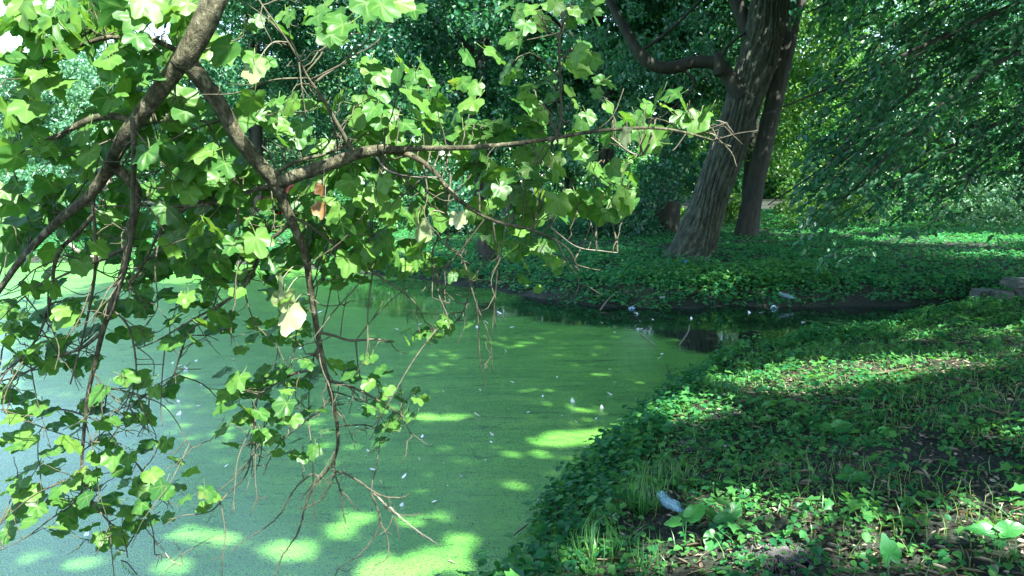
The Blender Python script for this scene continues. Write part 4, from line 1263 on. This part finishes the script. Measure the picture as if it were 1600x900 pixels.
def cover(name, x, y, per, size, hgt, mat, tmpl, label, spread=1.4, up=1.2):
    n = len(x)
    z = height(x, y)
    base_ = np.stack([x, y, z], -1)
    rep = np.repeat(np.arange(n), per)
    N_ = len(rep)
    ang = RNG.uniform(0, 2 * math.pi, N_)
    s = np.repeat(RNG.uniform(size[0], size[1], n), per) * RNG.uniform(.7, 1.2, N_)
    hh = np.repeat(RNG.uniform(hgt[0], hgt[1], n), per) * RNG.uniform(.5, 1.05, N_)
    outw = np.stack([np.cos(ang), np.sin(ang), np.zeros(N_)], -1)
    pos = base_[rep] + outw * (s * RNG.uniform(.1, spread, N_))[:, None] + np.stack([np.zeros(N_), np.zeros(N_), hh], -1)
    nn = np.array([0, 0, up]) + outw * .35 + RNG.normal(size=(N_, 3)) * .35
    ax = outw + np.stack([RNG.normal(size=N_) * .3, RNG.normal(size=N_) * .3, RNG.uniform(-.5, .15, N_)], -1)
    V, Fc, k = leaf_cloud(pos, ax, nn, s, s * RNG.uniform(.75, 1.0, N_), tmpl)
    tn = np.clip(np.repeat(RNG.normal(.42, .2, n), per) + RNG.normal(0, .08, N_), 0, .98)
    return link(name, mesh_from(name, V, Fc, mat, tint=np.repeat(tn, k)), kind='stuff', label=label)


# near bank
x, y, d = scatter(46000, -1.5, 9.5, 2.2, 13.0, .03, False)
near_side = y < 3.8 + x * 1.22 + 1.5
dens = .35 + .65 * sm(.35, .6, .5 + .5 * wob(x, y, 1.9, 7)) 
bare = sm(4.6, 3.4, y) * sm(.5, 1.0, x)
dens = dens * (1 - .5 * bare)
dens = np.where(d < .8, np.maximum(dens, .85), dens)
dens = dens * (1 - .45 * np.exp(-((y - (6.3 + .25 * (x - 1.8))) / .3) ** 2) * (x > 1.6))
gb = [on_ground(px_, py_) for px_, py_ in [(1032, 803), (1038, 815), (1044, 828), (1048, 842), (1040, 850)]]
free = np.min([np.hypot(x - g_.x, y - g_.y) for g_ in gb], axis=0) > .09
k = near_side & free & (RNG.random(len(x)) < dens)
x, y, d = x[k], y[k], d[k]
cover("ground_cover", x, y, 4, (.018, .046), (.015, .10), M['cover_leaf'], T_OVAL, "low green weeds covering the near bank on the right")
k = RNG.random(len(x)) < .055
cover("ground_cover", x[k], y[k], 5, (.05, .085), (.06, .17), M['cover_leaf'], T_LOBED, "taller lobed weeds scattered over the near bank")
x, y, d = scatter(60000, -1.5, 7.5, 2.2, 13.0, -.03, False)
k = (d < .55) & (d > .03) & (y < 3.8 + x * 1.22 + 1.5) & ((y > 4.6) | (RNG.random(len(x)) < .35))
cover("ground_cover", x[k], y[k], 5, (.03, .06), (.03, .20), M['cover_leaf'], T_OVAL, "weeds hanging over the water's edge of the near bank", spread=1.2)
# far bank
x, y, d = scatter(120000, -27, 30, 10.5, 40, .05, True)
k = (y > 4.5 + x * 1.22 + .5) | (y > 13.2)
x, y = x[k], y[k]
k = RNG.random(len(x)) < (.45 + .55 * sm(.3, .6, .5 + .5 * wob(x, y, .9, 5)))
x, y = x[k], y[k]
cover("ground_cover", x, y, 3, (.045, .105), (.02, .14), M['cover_far'], T_SIMPLE, "leafy green ground cover of the far bank")
x, y, d = scatter(9000, -6, 9, 11.5, 24, .05, True)
k = ((y > 4.5 + x * 1.22 + .5) | (y > 13.2)) & (d < 3.5)
k = k & (RNG.random(len(x)) < .55)
cover("ground_cover", x[k], y[k], 5, (.05, .09), (.08, .24), M['cover_far'], T_LOBED, "taller weeds along the edge of the far shore", spread=1.8)

x, y, d = scatter(60000, -20, 10, 11.5, 24, .0, True)
k = ((y > 4.5 + x * 1.22 + .5) | (y > 13.2)) & (d < 1.1) & (d > .22 + .15 * wob(x, y, 2.1, 4)) & (RNG.random(len(x)) < .7)
cover("ground_cover", x[k], y[k], 5, (.04, .08), (.02, .15), M['cover_far'], T_OVAL, "weeds hanging over the muddy edge of the far shore", spread=1.6)
x, y, d = scatter(30000, 2.0, 5.6, 12.5, 16.5, .35, True)
k = np.exp(-(((x - 4.2) / 1.0) ** 2 + ((y - 14.3) / .45) ** 2)) > RNG.random(len(x))
cover("ground_cover", x[k], y[k], 5, (.05, .09), (.08, .26), M['cover_leaf'], T_LOBED, "bright green weeds in front of the leaning trunk", spread=1.6)


# grass blades
def grass_patch(x, y, hgt, wdt, name="grass", label=None, mat='grass', lean=.35, up=True):
    n = len(x)
    z = height(x, y)
    pos = np.stack([x, y, z - .004], -1)
    ax = np.stack([RNG.normal(0, lean, n), RNG.normal(0, lean, n), np.ones(n)], -1)
    nn = rand_dirs(n) * [1, 1, .2]
    V, Fc, k = leaf_cloud(pos, ax, nn, RNG.uniform(hgt[0], hgt[1], n), wdt, T_BLADE)
    return link(name, mesh_from(name, V, Fc, M[mat], tint=np.repeat(RNG.random(n) * .98, k)), kind='stuff', label=label)


x, y, d = scatter(26000, -.5, 8, 2.4, 12, .1, False)
w_ = .12 + sm(.50, .72, .5 + .5 * wob(x, y, 1.3, 9)) * .6
band = np.exp(-((y - (6.3 + .25 * (x - 1.8))) / .45) ** 2) * (x > 1.2) * .9
w_ = np.maximum(w_, band)
k = (RNG.random(len(x)) < w_) & (y < 3.8 + x * 1.22 + 1.0)
grass_patch(x[k], y[k], (.05, .15), .006, label="short grass between the weeds on the near bank")
# litter: straw and dead leaves
x, y, d = scatter(26000, -.5, 7.5, 2.3, 9, .08, False)
w_ = .35 + .5 * sm(4.8, 3.4, y) * sm(.2, .9, x)
band = np.exp(-((y - (6.35 + .25 * (x - 1.8))) / .42) ** 2) * (x > 1.4) * 1.6
w_ = np.maximum(w_, band)
k = (RNG.random(len(x)) < w_) & (y < 3.8 + x * 1.22 + .5)
x, y = x[k], y[k]
n = len(x)
pos = np.stack([x, y, height(x, y) + RNG.uniform(.002, .018, n)], -1)
ang = RNG.uniform(0, 2 * math.pi, n)
ax = np.stack([np.cos(ang), np.sin(ang), RNG.normal(0, .2, n)], -1)
isleaf = RNG.random(n) < .38
Ln = np.where(isleaf, RNG.uniform(.015, .045, n), RNG.uniform(.04, .14, n))
Wn = np.where(isleaf, Ln * .55, .0035)
V, Fc, k = leaf_cloud(pos, ax, np.array([0, 0, 1.0]) + RNG.normal(size=(n, 3)) * .4, Ln, Wn, T_OVAL)
link("leaf_litter", mesh_from("leaf_litter", V, Fc, M['straw'], tint=np.repeat(RNG.beta(1.4, 2.2, n) * .98, k)), kind='stuff', label="dry leaves and straw lying on the near bank")

# clods and pebbles
def pebbles(name, cx, cy, rx, ry, n, size, mat, label, top=0.0):
    ico = np.array([(1, 0, 0), (-1, 0, 0), (0, 1, 0), (0, -1, 0), (0, 0, 1), (0, 0, -1)], dtype=float)
    fc = np.array([(0, 2, 4), (2, 1, 4), (1, 3, 4), (3, 0, 4), (2, 0, 5), (1, 2, 5), (3, 1, 5), (0, 3, 5)])
    a_ = RNG.uniform(0, 2 * math.pi, n)
    r_ = np.abs(RNG.normal(0, .5, n)) * (1 + .35 * np.sin(3 * a_ + cx)) if top else np.sqrt(RNG.random(n))
    x = cx + np.cos(a_) * r_ * rx
    y = cy + np.sin(a_) * r_ * ry
    z = height(x, y) + top * np.exp(-2 * r_ ** 2) - size[0]
    s = RNG.uniform(size[0], size[1], n)
    V = np.stack([x, y, z], -1)[:, None, :] + ico[None] * (s[:, None] * RNG.uniform(.6, 1.2, (n, 6)))[:, :, None]
    V = V + RNG.normal(size=V.shape) * (s * .15)[:, None, None]
    Fc = (np.arange(n) * 6)[:, None, None] + fc[None]
    return link(name, mesh_from(name, V.reshape(-1, 3), Fc.reshape(-1, 3), mat), kind='stuff', label=label)


g = on_ground(1215, 884)
pebbles("gravel", g.x, g.y, .24, .15, 2200, (.003, .009), M['gravel'], "heap of grey gravel at the bottom edge of the bank", .04)
g = on_ground(1092, 700)
pebbles("gravel", g.x, g.y, .22, .24, 900, (.004, .012), M['gravel'], "grey gravelly clods on the bank above the bottle", .03)
g = on_ground(1135, 657)
pebbles("gravel", g.x, g.y, .16, .12, 500, (.004, .010), M['gravel'], "small pale gravel patch below the sunlit grass", .03)
pebbles("soil_crumbs", 2.3, 3.6, 2.6, 1.5, 5200, (.004, .014), M['soil_crumb'], "dark crumbs of bare soil between the weeds")

# ------------------------------------------------------------------ grass tufts, seedlings
def tuft(px, py, n, hgt, label, spread=.07):
    g = on_ground(px, py)
    a_ = RNG.uniform(0, 2 * math.pi, n)
    r_ = np.sqrt(RNG.random(n)) * spread
    pos = np.stack([np.cos(a_) * r_, np.sin(a_) * r_, np.full(n, -.005)], -1)
    ax = np.stack([np.cos(a_) * RNG.uniform(.1, 1.1, n), np.sin(a_) * RNG.uniform(.1, 1.1, n), np.ones(n)], -1)
    nn = np.stack([-np.cos(a_), -np.sin(a_), np.full(n, .4)], -1)
    V, Fc, k = leaf_cloud(pos, ax, -nn, RNG.uniform(hgt * .5, hgt, n), .006, T_BLADE)
    o = link("grass_tuft", mesh_from("grass_tuft", V, Fc, M['tuft_grass'], tint=np.repeat(RNG.random(n) * .98, k)), None, label, "grass tuft")
    o.location = g
    return o


tuft(935, 885, 60, .26, "bright grass tuft at the bottom edge of the shore")
tuft(885, 890, 40, .2, "thin grass tuft nearest the water at the bottom edge")
tuft(1005, 800, 90, .24, "wide grass tuft left of the plastic bottle")
tuft(1045, 760, 110, .2, "soft grass tuft behind the plastic bottle", .14)
tuft(1005, 895, 26, .2, "sparse grass tuft below the plastic bottle", .05)
tuft(1135, 615, 70, .2, "sunlit pale grass tuft at the left end of the lit strip", .12)


def upright_leaf_plant(px, py, specs, label):
    g = on_ground(px, py)
    root = empty("broad_leaf_plant", g, label, "plant")
    for ox, oy, oz, s, axd, nd in specs:
        q = spline([(0, 0, -.01), (ox * .4, oy * .4, oz * .6), (ox, oy, oz)], 4)
        V, Fc = tube_arrays(q, taper(.0035, .002, len(q)), 5)
        link("stem", mesh_from("stem", V, Fc, M['broad_leaf'], smooth=True), root)
        n = 25
        th = np.linspace(-math.pi, math.pi, n)
        at_h = np.abs(th) / math.pi
        rr_ = .5 * (1 + .30 * np.exp(-(at_h / .10) ** 2) - .50 * np.exp(-((at_h - 1) / .13) ** 2) + .04 * np.sin(9 * th + s * 90) + .03 * RNG.normal(size=n))
        rr_[-1] = rr_[0]
        fold = .16 * np.abs(np.sin(th)) + .03 * np.sin(6 * th + s * 50)
        ring = np.stack([np.cos(th) * rr_ * 1.15 + .45, np.sin(th) * rr_ * .82, fold - .22 * (np.cos(th) * .5 + .5) ** 2], -1)
        mid = (ring - [.45, 0, 0]) * .5 + [.45, 0, 0]
        mid[:, 2] = .07 * np.abs(np.sin(th)) - .05 + .03 * np.cos(10 * th)
        Vv = np.vstack([[[.45, 0, -.06]], mid, ring]) * s
        Fc = []
        for i in range(n - 1):
            Fc += [(0, 1 + i, 2 + i), (1 + i, 1 + n + i, 2 + n + i), (1 + i, 2 + n + i, 2 + i)]
        ax = nrm(np.array(axd, dtype=float))
        nn = np.array(nd, dtype=float)
        nn = nrm(nn - ax * np.dot(ax, nn))
        sd = np.cross(nn, ax)
        A = np.stack([ax, sd, nn], 1)
        Vv = Vv @ A.T + [ox, oy, oz]
        link("leaf", mesh_from("leaf", Vv, np.array(Fc), M['broad_leaf'], smooth=True), root)
    return root


upright_leaf_plant(1394, 898, [(-.005, 0, .035, .11, (-.25, 0, 1), (.2, -1, .1))], "upright round bright green leaf at the bottom edge of the bank")
upright_leaf_plant(1112, 845, [(.02, .02, .06, .10, (.7, .1, .35), (-.1, -.6, .8)), (.015, -.03, .05, .10, (-.45, -.6, -.3), (0, -.4, .9)), (.09, .06, .08, .09, (.6, .4, .6), (-.3, -.8, .5))],
                   "dark green plant with two broad drooping leaves right of the bottle")
upright_leaf_plant(1070, 862, [(.01, .03, .12, .10, (.7, .2, .5), (-.2, -.7, .7)), (-.01, .03, .11, .07, (-.9, .1, -.05), (0, -.5, .8))], "tall thin-stemmed plant just right of the plastic bottle")
upright_leaf_plant(1300, 688, [(.0, .0, .07, .12, (.9, .1, .3), (-.1, -.7, .7)), (.03, .05, .06, .10, (-.8, .2, .0), (0, -.5, .9))], "light green two-leaved plant in the middle of the weeds")
upright_leaf_plant(1372, 692, [(.0, .0, .05, .10, (.9, .1, .25), (-.1, -.6, .8))], "single light green leaf right of the two-leaved plant")
upright_leaf_plant(1555, 860, [(.0, .0, .07, .10, (.6, -.2, .3), (0, -.6, .8)), (0, 0, .06, .10, (-.7, .2, .2), (0, -.4, .9))], "sunlit broad-leaved plant in the bottom right corner")
upright_leaf_plant(1330, 765, [(.0, .0, .06, .07, (.6, -.2, .3), (0, -.6, .8)), (0, 0, .05, .07, (-.7, .2, .2), (0, -.4, .9)), (0, .02, .07, .06, (0, .5, .5), (0, -.8, .5))], "three-leaved seedling on the litter in the middle of the bank")

# ------------------------------------------------------------------ stones, stump, fallen wood
def block(name, px, py, w, h_, dpt, yaw, label, cat, lift=0.0, mat='stone'):
    g = on_ground(px, py)
    n = 6
    V, Fc = [], []
    import bmesh
    bm = bmesh.new()
    bmesh.ops.create_cube(bm, size=1)
    bmesh.ops.scale(bm, vec=(w, dpt, h_), verts=bm.verts)
    bmesh.ops.bevel(bm, geom=bm.edges[:], offset=min(w, h_) * .09, segments=2, affect='EDGES')
    bmesh.ops.subdivide_edges(bm, edges=bm.edges[:], cuts=1, use_grid_fill=True)
    for v in bm.verts:
        v.co += Vector((random.gauss(0, 1), random.gauss(0, 1), random.gauss(0, 1))) * .006 * w / .4
        v.co.z += h_ / 2
    me = bpy.data.meshes.new(name)
    bm.to_mesh(me)
    bm.free()
    me.materials.append(M[mat])
    o = link(name, me, None, label, cat)
    o.location = g + Vector((0, 0, lift - .05))
    o.rotation_euler = (0, 0, yaw)
    return o


block("concrete_block", 1540, 474, .42, .27, .3, .15, "mossy grey concrete block at the end of the channel", "block")
block("concrete_block", 1566, 474, .2, .24, .3, -.1, "smaller dark concrete block right of the mossy one", "block")
block("concrete_slab", 1600, 472, .5, .1, .4, .05, "flat concrete slab on the bank at the right edge", "slab", lift=.28)
block("concrete_block", 1606, 474, .34, .31, .25, .1, "dark block under the flat slab at the right edge", "block")

sb = on_ground(762, 410)
stp = empty("tree_stump", (sb.x, sb.y, sb.z - .05), "short dark ridged stump on the far shore", "stump")
ds = (sb - EYE).dot(FWD)
old_trunk("trunk", stp, [(762, 418), (761, 405), (760, 392), (759, 372)], [ds] * 4, [46, 40, 36, 34], M['dark_bark'], sides=60, rows=24, ridges=13, amp=.1)


def stick(name, pts, w, label, cat, mat='dry_twig', lift=.0, ground=True, side=None):
    P = []
    for px, py, up in pts:
        g = on_ground(px, py) if ground else on_level(px, py)
        P.append(np.array(tuple(g)) + [0, 0, up])
    P = np.array(P)
    o0 = P[0].copy()
    q = spline(P - o0, 6)
    parts = [tube_arrays(q, np.interp(np.linspace(0, 1, len(q)), np.linspace(0, 1, len(w)), w), 6, rough=.06)]
    for s in side or []:
        k = int(s[0] * (len(q) - 1))
        parts.append(tube_arrays(spline([q[k], q[k] + np.array(s[1]) * .5 + [0, 0, .01], q[k] + np.array(s[1])], 4), taper(w[-1] * .9, w[-1] * .4, 9), 5))
    V, Fc = join(parts)
    o = link(name, mesh_from(name, V, Fc, M[mat], smooth=True), None, label, cat)
    o.location = o0
    return o


stick("fallen_branch", [(100, 395, .35), (115, 400, .22), (132, 405, .10), (155, 406, .05)], [.05, .05, .04, .03], "curved pale fallen branch at the far left shore", "branch", 'pale_bark')
stick("fallen_branch", [(938, 486, .02), (950, 478, .1), (961, 474, .18)], [.014, .013, .010], "pale stick leaning out of the dark water by the far shore", "branch")
stick("fallen_branch", [(1042, 622, .0), (1043, 615, .07), (1044, 612, .16), (1041, 610, .26)], [.010, .008, .006, .003], "bare twiggy dead shoot standing at the edge of the near bank", "branch", 'dark_bark',
      side=[(.3, (.12, 0, .1)), (.55, (-.06, .05, .12)), (.7, (.08, 0, .14)), (.45, (.2, .05, .16))])
stick("fallen_branch", [(1062, 540, .0), (1075, 525, .05), (1077, 522, .12)], [.012, .01, .006], "thin stick rising from the dark channel", "branch")
stick("fallen_branch", [(1000, 522, .01), (1012, 532, .02), (1026, 545, .03)], [.008, .008, .006], "thin pale stick floating where the duckweed meets the dark channel", "branch")
stick("fallen_branch", [(1330, 592, .02), (1380, 588, .025), (1430, 578, .02)], [.012, .012, .007], "brown stick lying along the sunlit strip of the near bank", "branch", 'twig_bark')
stick("fallen_branch", [(1260, 878, .01), (1285, 862, .03), (1308, 850, .015)], [.008, .010, .006], "dark stick on the soil right of the gravel heap", "branch", 'dark_bark')
stick("fallen_branch", [(1420, 870, .015), (1460, 862, .025), (1520, 858, .02)], [.012, .012, .008], "dark stick half buried at the bottom right", "branch", 'dark_bark')
stick("fallen_branch", [(990, 842, .02), (1003, 835, .025), (1010, 830, .02)], [.005, .005, .003], "short pale stick below the grass left of the bottle", "branch")
stick("fallen_branch", [(800, 845, .02), (830, 830, .04), (855, 818, .03)], [.006, .006, .003], "pale dry stalk at the tip of the shore", "branch")
stick("fallen_branch", [(700, 878, .008), (706, 880, .01), (713, 883, .008)], [.004, .004, .002], "small twig floating near the tip of the shore", "branch", ground=False)
stick("fallen_branch", [(190, 878, .008), (200, 886, .02), (214, 900, .008)], [.004, .004, .003], "thin twig floating at the bottom left", "branch", 'dark_bark', ground=False)

# ------------------------------------------------------------------ litter
def lathe(prof, sides=20):
    P = np.array([(z, 0, 0) for z, r in prof], dtype=float)
    V, Fc = tube_arrays(P, [r for z, r in prof], sides)
    return V, Fc


def bottle(px, py, L_, yaw, pitch, label, body='clear_plastic', cap=True, lift=.03, capmat='blue_plastic', dent=.004):
    g = on_ground(px, py)
    root = empty("plastic_bottle", g + Vector((0, 0, lift)), label, "bottle")
    k = L_ / .24
    prof = [(0, .008), (0.002, .026), (.01, .031), (.03, .032), (.05, .030), (.055, .032), (.075, .032), (.08, .030), (.10, .032), (.12, .032), (.125, .030), (.145, .032), (.16, .030), (.185, .022), (.205, .013), (.222, .012)]
    V, Fc = lathe([(z * k, r * k) for z, r in prof], 22)
    V = V + np.stack([np.zeros(len(V)), dent * np.sin(V[:, 0] * 60) * k, dent * np.sin(V[:, 0] * 45 + 1) * k], -1)
    ob = link("body", mesh_from("body", V, Fc, M[body], smooth=True), root)
    if cap:
        V, Fc = lathe([(.215 * k, .0135 * k), (.217 * k, .0148 * k), (.236 * k, .0148 * k), (.238 * k, .012 * k)], 18)
        link("cap", mesh_from("cap", V, Fc, M[capmat], smooth=False), root)
        V, Fc = lathe([(.108 * k, .0325 * k), (.109 * k, .033 * k), (.122 * k, .033 * k), (.123 * k, .0325 * k)], 22)
    root.rotation_euler = (0, pitch, yaw)
    return root


bottle(1030, 800, .22, R(-68), R(2), "crumpled clear blue-tinted plastic bottle lying in the near weeds", lift=.075)
b_ = on_ground(1222, 478)
bottle(1216, 470, .3, R(-20), R(14), "blue-tinted plastic bottle floating by the far bank", body='clear_plastic', lift=.09)


def scrap(px, py, w, mat, label, cat="litter", name="litter_scrap", lift=.01, tilt=.3, water=False):
    g = on_level(px, py) if water else on_ground(px, py)
    n = 7
    u, v = np.meshgrid(np.linspace(-.5, .5, n), np.linspace(-.5, .5, n), indexing='ij')
    z = .18 * np.sin(5 * u + px) * np.cos(6 * v + py) + .06 * RNG.normal(size=u.shape)
    w = w * .75
    V = np.stack([u + .06 * RNG.normal(size=u.shape), v * .7 + .06 * RNG.normal(size=u.shape), z + .12], -1).reshape(-1, 3) * w
    i, j = np.meshgrid(np.arange(n - 1), np.arange(n - 1), indexing='ij')
    a = (i * n + j).ravel()
    Fc = np.concatenate([np.stack([a, a + n, a + n + 1], -1), np.stack([a, a + n + 1, a + 1], -1)])
    V2 = V.copy()
    V2[:, 2] -= .004
    VV = np.vstack([V, V2])
    FF = np.concatenate([Fc, Fc[:, ::-1] + len(V)])
    o = link(name, mesh_from(name, VV, FF, M[mat]), None, label, cat)
    o.location = g + Vector((0, 0, lift))
    o.rotation_euler = (random.uniform(-tilt, tilt), random.uniform(-tilt, tilt), random.uniform(0, 6))
    return o


scrap(965, 810, .07, 'white_plastic', "crumpled pale plastic scrap in the weeds left of the bottle")
scrap(1278, 888, .035, 'blue_plastic', "dark blue wrapper on the soil at the bottom edge")
scrap(1072, 420, .16, 'blue_plastic', "blue scrap at the foot of the leaning trunk", lift=.12)
scrap(988, 483, .16, 'clear_plastic', "pale blue plastic bag at the edge of the dark water")
scrap(994, 491, .09, 'white_plastic', "small white scrap floating beside the blue bag", water=True)
scrap(1035, 472, .14, 'white_plastic', "pale plastic scrap on the muddy far shore", lift=.05)
scrap(1210, 482, .16, 'clear_plastic', "crushed blue plastic in the water beside the far bottle", water=True)
scrap(1255, 514, .08, 'white_plastic', "white scrap on the weeds at the near side of the channel", lift=.08)
scrap(1135, 700, .05, 'white_plastic', "pale scrap lying on the grey clods")
scrap(842, 796, .06, 'white_plastic', "small pale scrap at the water's edge near the tip of the shore", lift=.05)
scrap(1218, 772, .04, 'clear_plastic', "bluish scrap of plastic on the litter in the middle of the bank")

# feathers floating on the duckweed
def feather_mesh(seed):
    rg = np.random.default_rng(seed)
    n = 6
    s = np.linspace(0, 1, n)
    w = .30 * np.sin(s ** .7 * math.pi) + .02
    cv = rg.uniform(-.3, .3)
    z = .12 * s ** 2 * rg.uniform(.2, 2.0)
    Lf = np.stack([s, w + cv * s ** 2, z + .06], -1)
    Md = np.stack([s, cv * s ** 2, z], -1)
    Rt = np.stack([s, -w + cv * s ** 2, z + .06], -1)
    V = np.vstack([Lf, Md, Rt])
    Fc = []
    for i in range(n - 1):
        Fc += [(i, n + i, n + i + 1), (i, n + i + 1, i + 1), (n + i, 2 * n + i, 2 * n + i + 1), (n + i, 2 * n + i + 1, n + i + 1)]
    return mesh_from("feather", V - [.5, 0, 0], np.array(Fc), M['feather'], smooth=True)


FM = [feather_mesh(s) for s in range(6)]
FP = [(660, 683, 5), (768, 680, 6), (767, 692, 4), (747, 651, 9), (558, 669, 6), (571, 714, 5), (582, 735, 7), (632, 746, 7), (679, 785, 6), (627, 790, 6), (672, 697, 5), (895, 628, 7), (953, 617, 7),
      (940, 638, 6), (953, 578, 4), (870, 590, 3), (915, 700, 3), (960, 598, 4), (982, 605, 4), (992, 623, 4), (1034, 554, 5), (1030, 560, 4), (575, 705, 4), (800, 598, 5), (731, 530, 5), (674, 535, 3), (790, 549, 4),
      (626, 553, 4), (692, 612, 3), (750, 610, 3), (280, 573, 6), (290, 578, 7), (278, 628, 5), (279, 648, 8), (307, 565, 5), (364, 563, 5), (270, 568, 4), (314, 601, 4), (354, 729, 5), (310, 635, 4), (137, 836, 9),
      (692, 725, 4), (720, 745, 4), (655, 718, 3), (758, 720, 3), (700, 760, 3), (610, 690, 3), (560, 640, 4), (826, 645, 4), (848, 620, 3), (878, 650, 3), (900, 660, 4), (932, 655, 3), (865, 700, 3), (545, 624, 4),
      (470, 545, 5), (455, 560, 4), (500, 488, 5), (620, 515, 4), (655, 508, 4), (780, 490, 7), (760, 505, 6), (745, 512, 6), (800, 512, 5), (940, 505, 3), (960, 520, 3), (1020, 500, 3), (1080, 498, 4), (1170, 489, 5), (1190, 489, 5), (1092, 505, 3), (1120, 520, 3)]
for i, (px, py, s) in enumerate(FP):
    p = on_level(px, py)
    o = bpy.data.objects.new("feather", FM[i % 6])
    COL.objects.link(o)
    dist = (p - EYE).dot(FWD)
    k = s * dist / FPX * 1.5
    o.location = (p.x, p.y, .006)
    o.rotation_euler = (random.uniform(-.2, .2), -random.uniform(0, .6), random.uniform(0, 6.28))
    o.scale = (k, k, k)
    own = {(747, 651): "largest white feather, by the end of the long lit streak on the duckweed", (137, 836): "large white feather at the bottom left under the lowest maple leaves",
           (279, 648): "large white feather on the pale left water right of the hanging twigs", (953, 617): "white feather curled upright near the lit end of the weedy shore",
           (582, 735): "white feather just right of the end of the bare hanging branch", (679, 785): "white feather nearest the tips of the bare twigs"}.get((px, py))
    if own:
        tag(o, own, "feather", "white feathers floating on the pond")
    elif py < 512 and px > 850:
        tag(o, "tiny white fleck floating on the dark channel water", "feather", "white flecks on the dark channel water")
    elif px < 480:
        tag(o, "small white feather on the pale left part of the duckweed", "feather", "white feathers on the pale left water")
    else:
        tag(o, "small white feather on the green middle part of the duckweed", "feather", "white feathers on the green middle water")
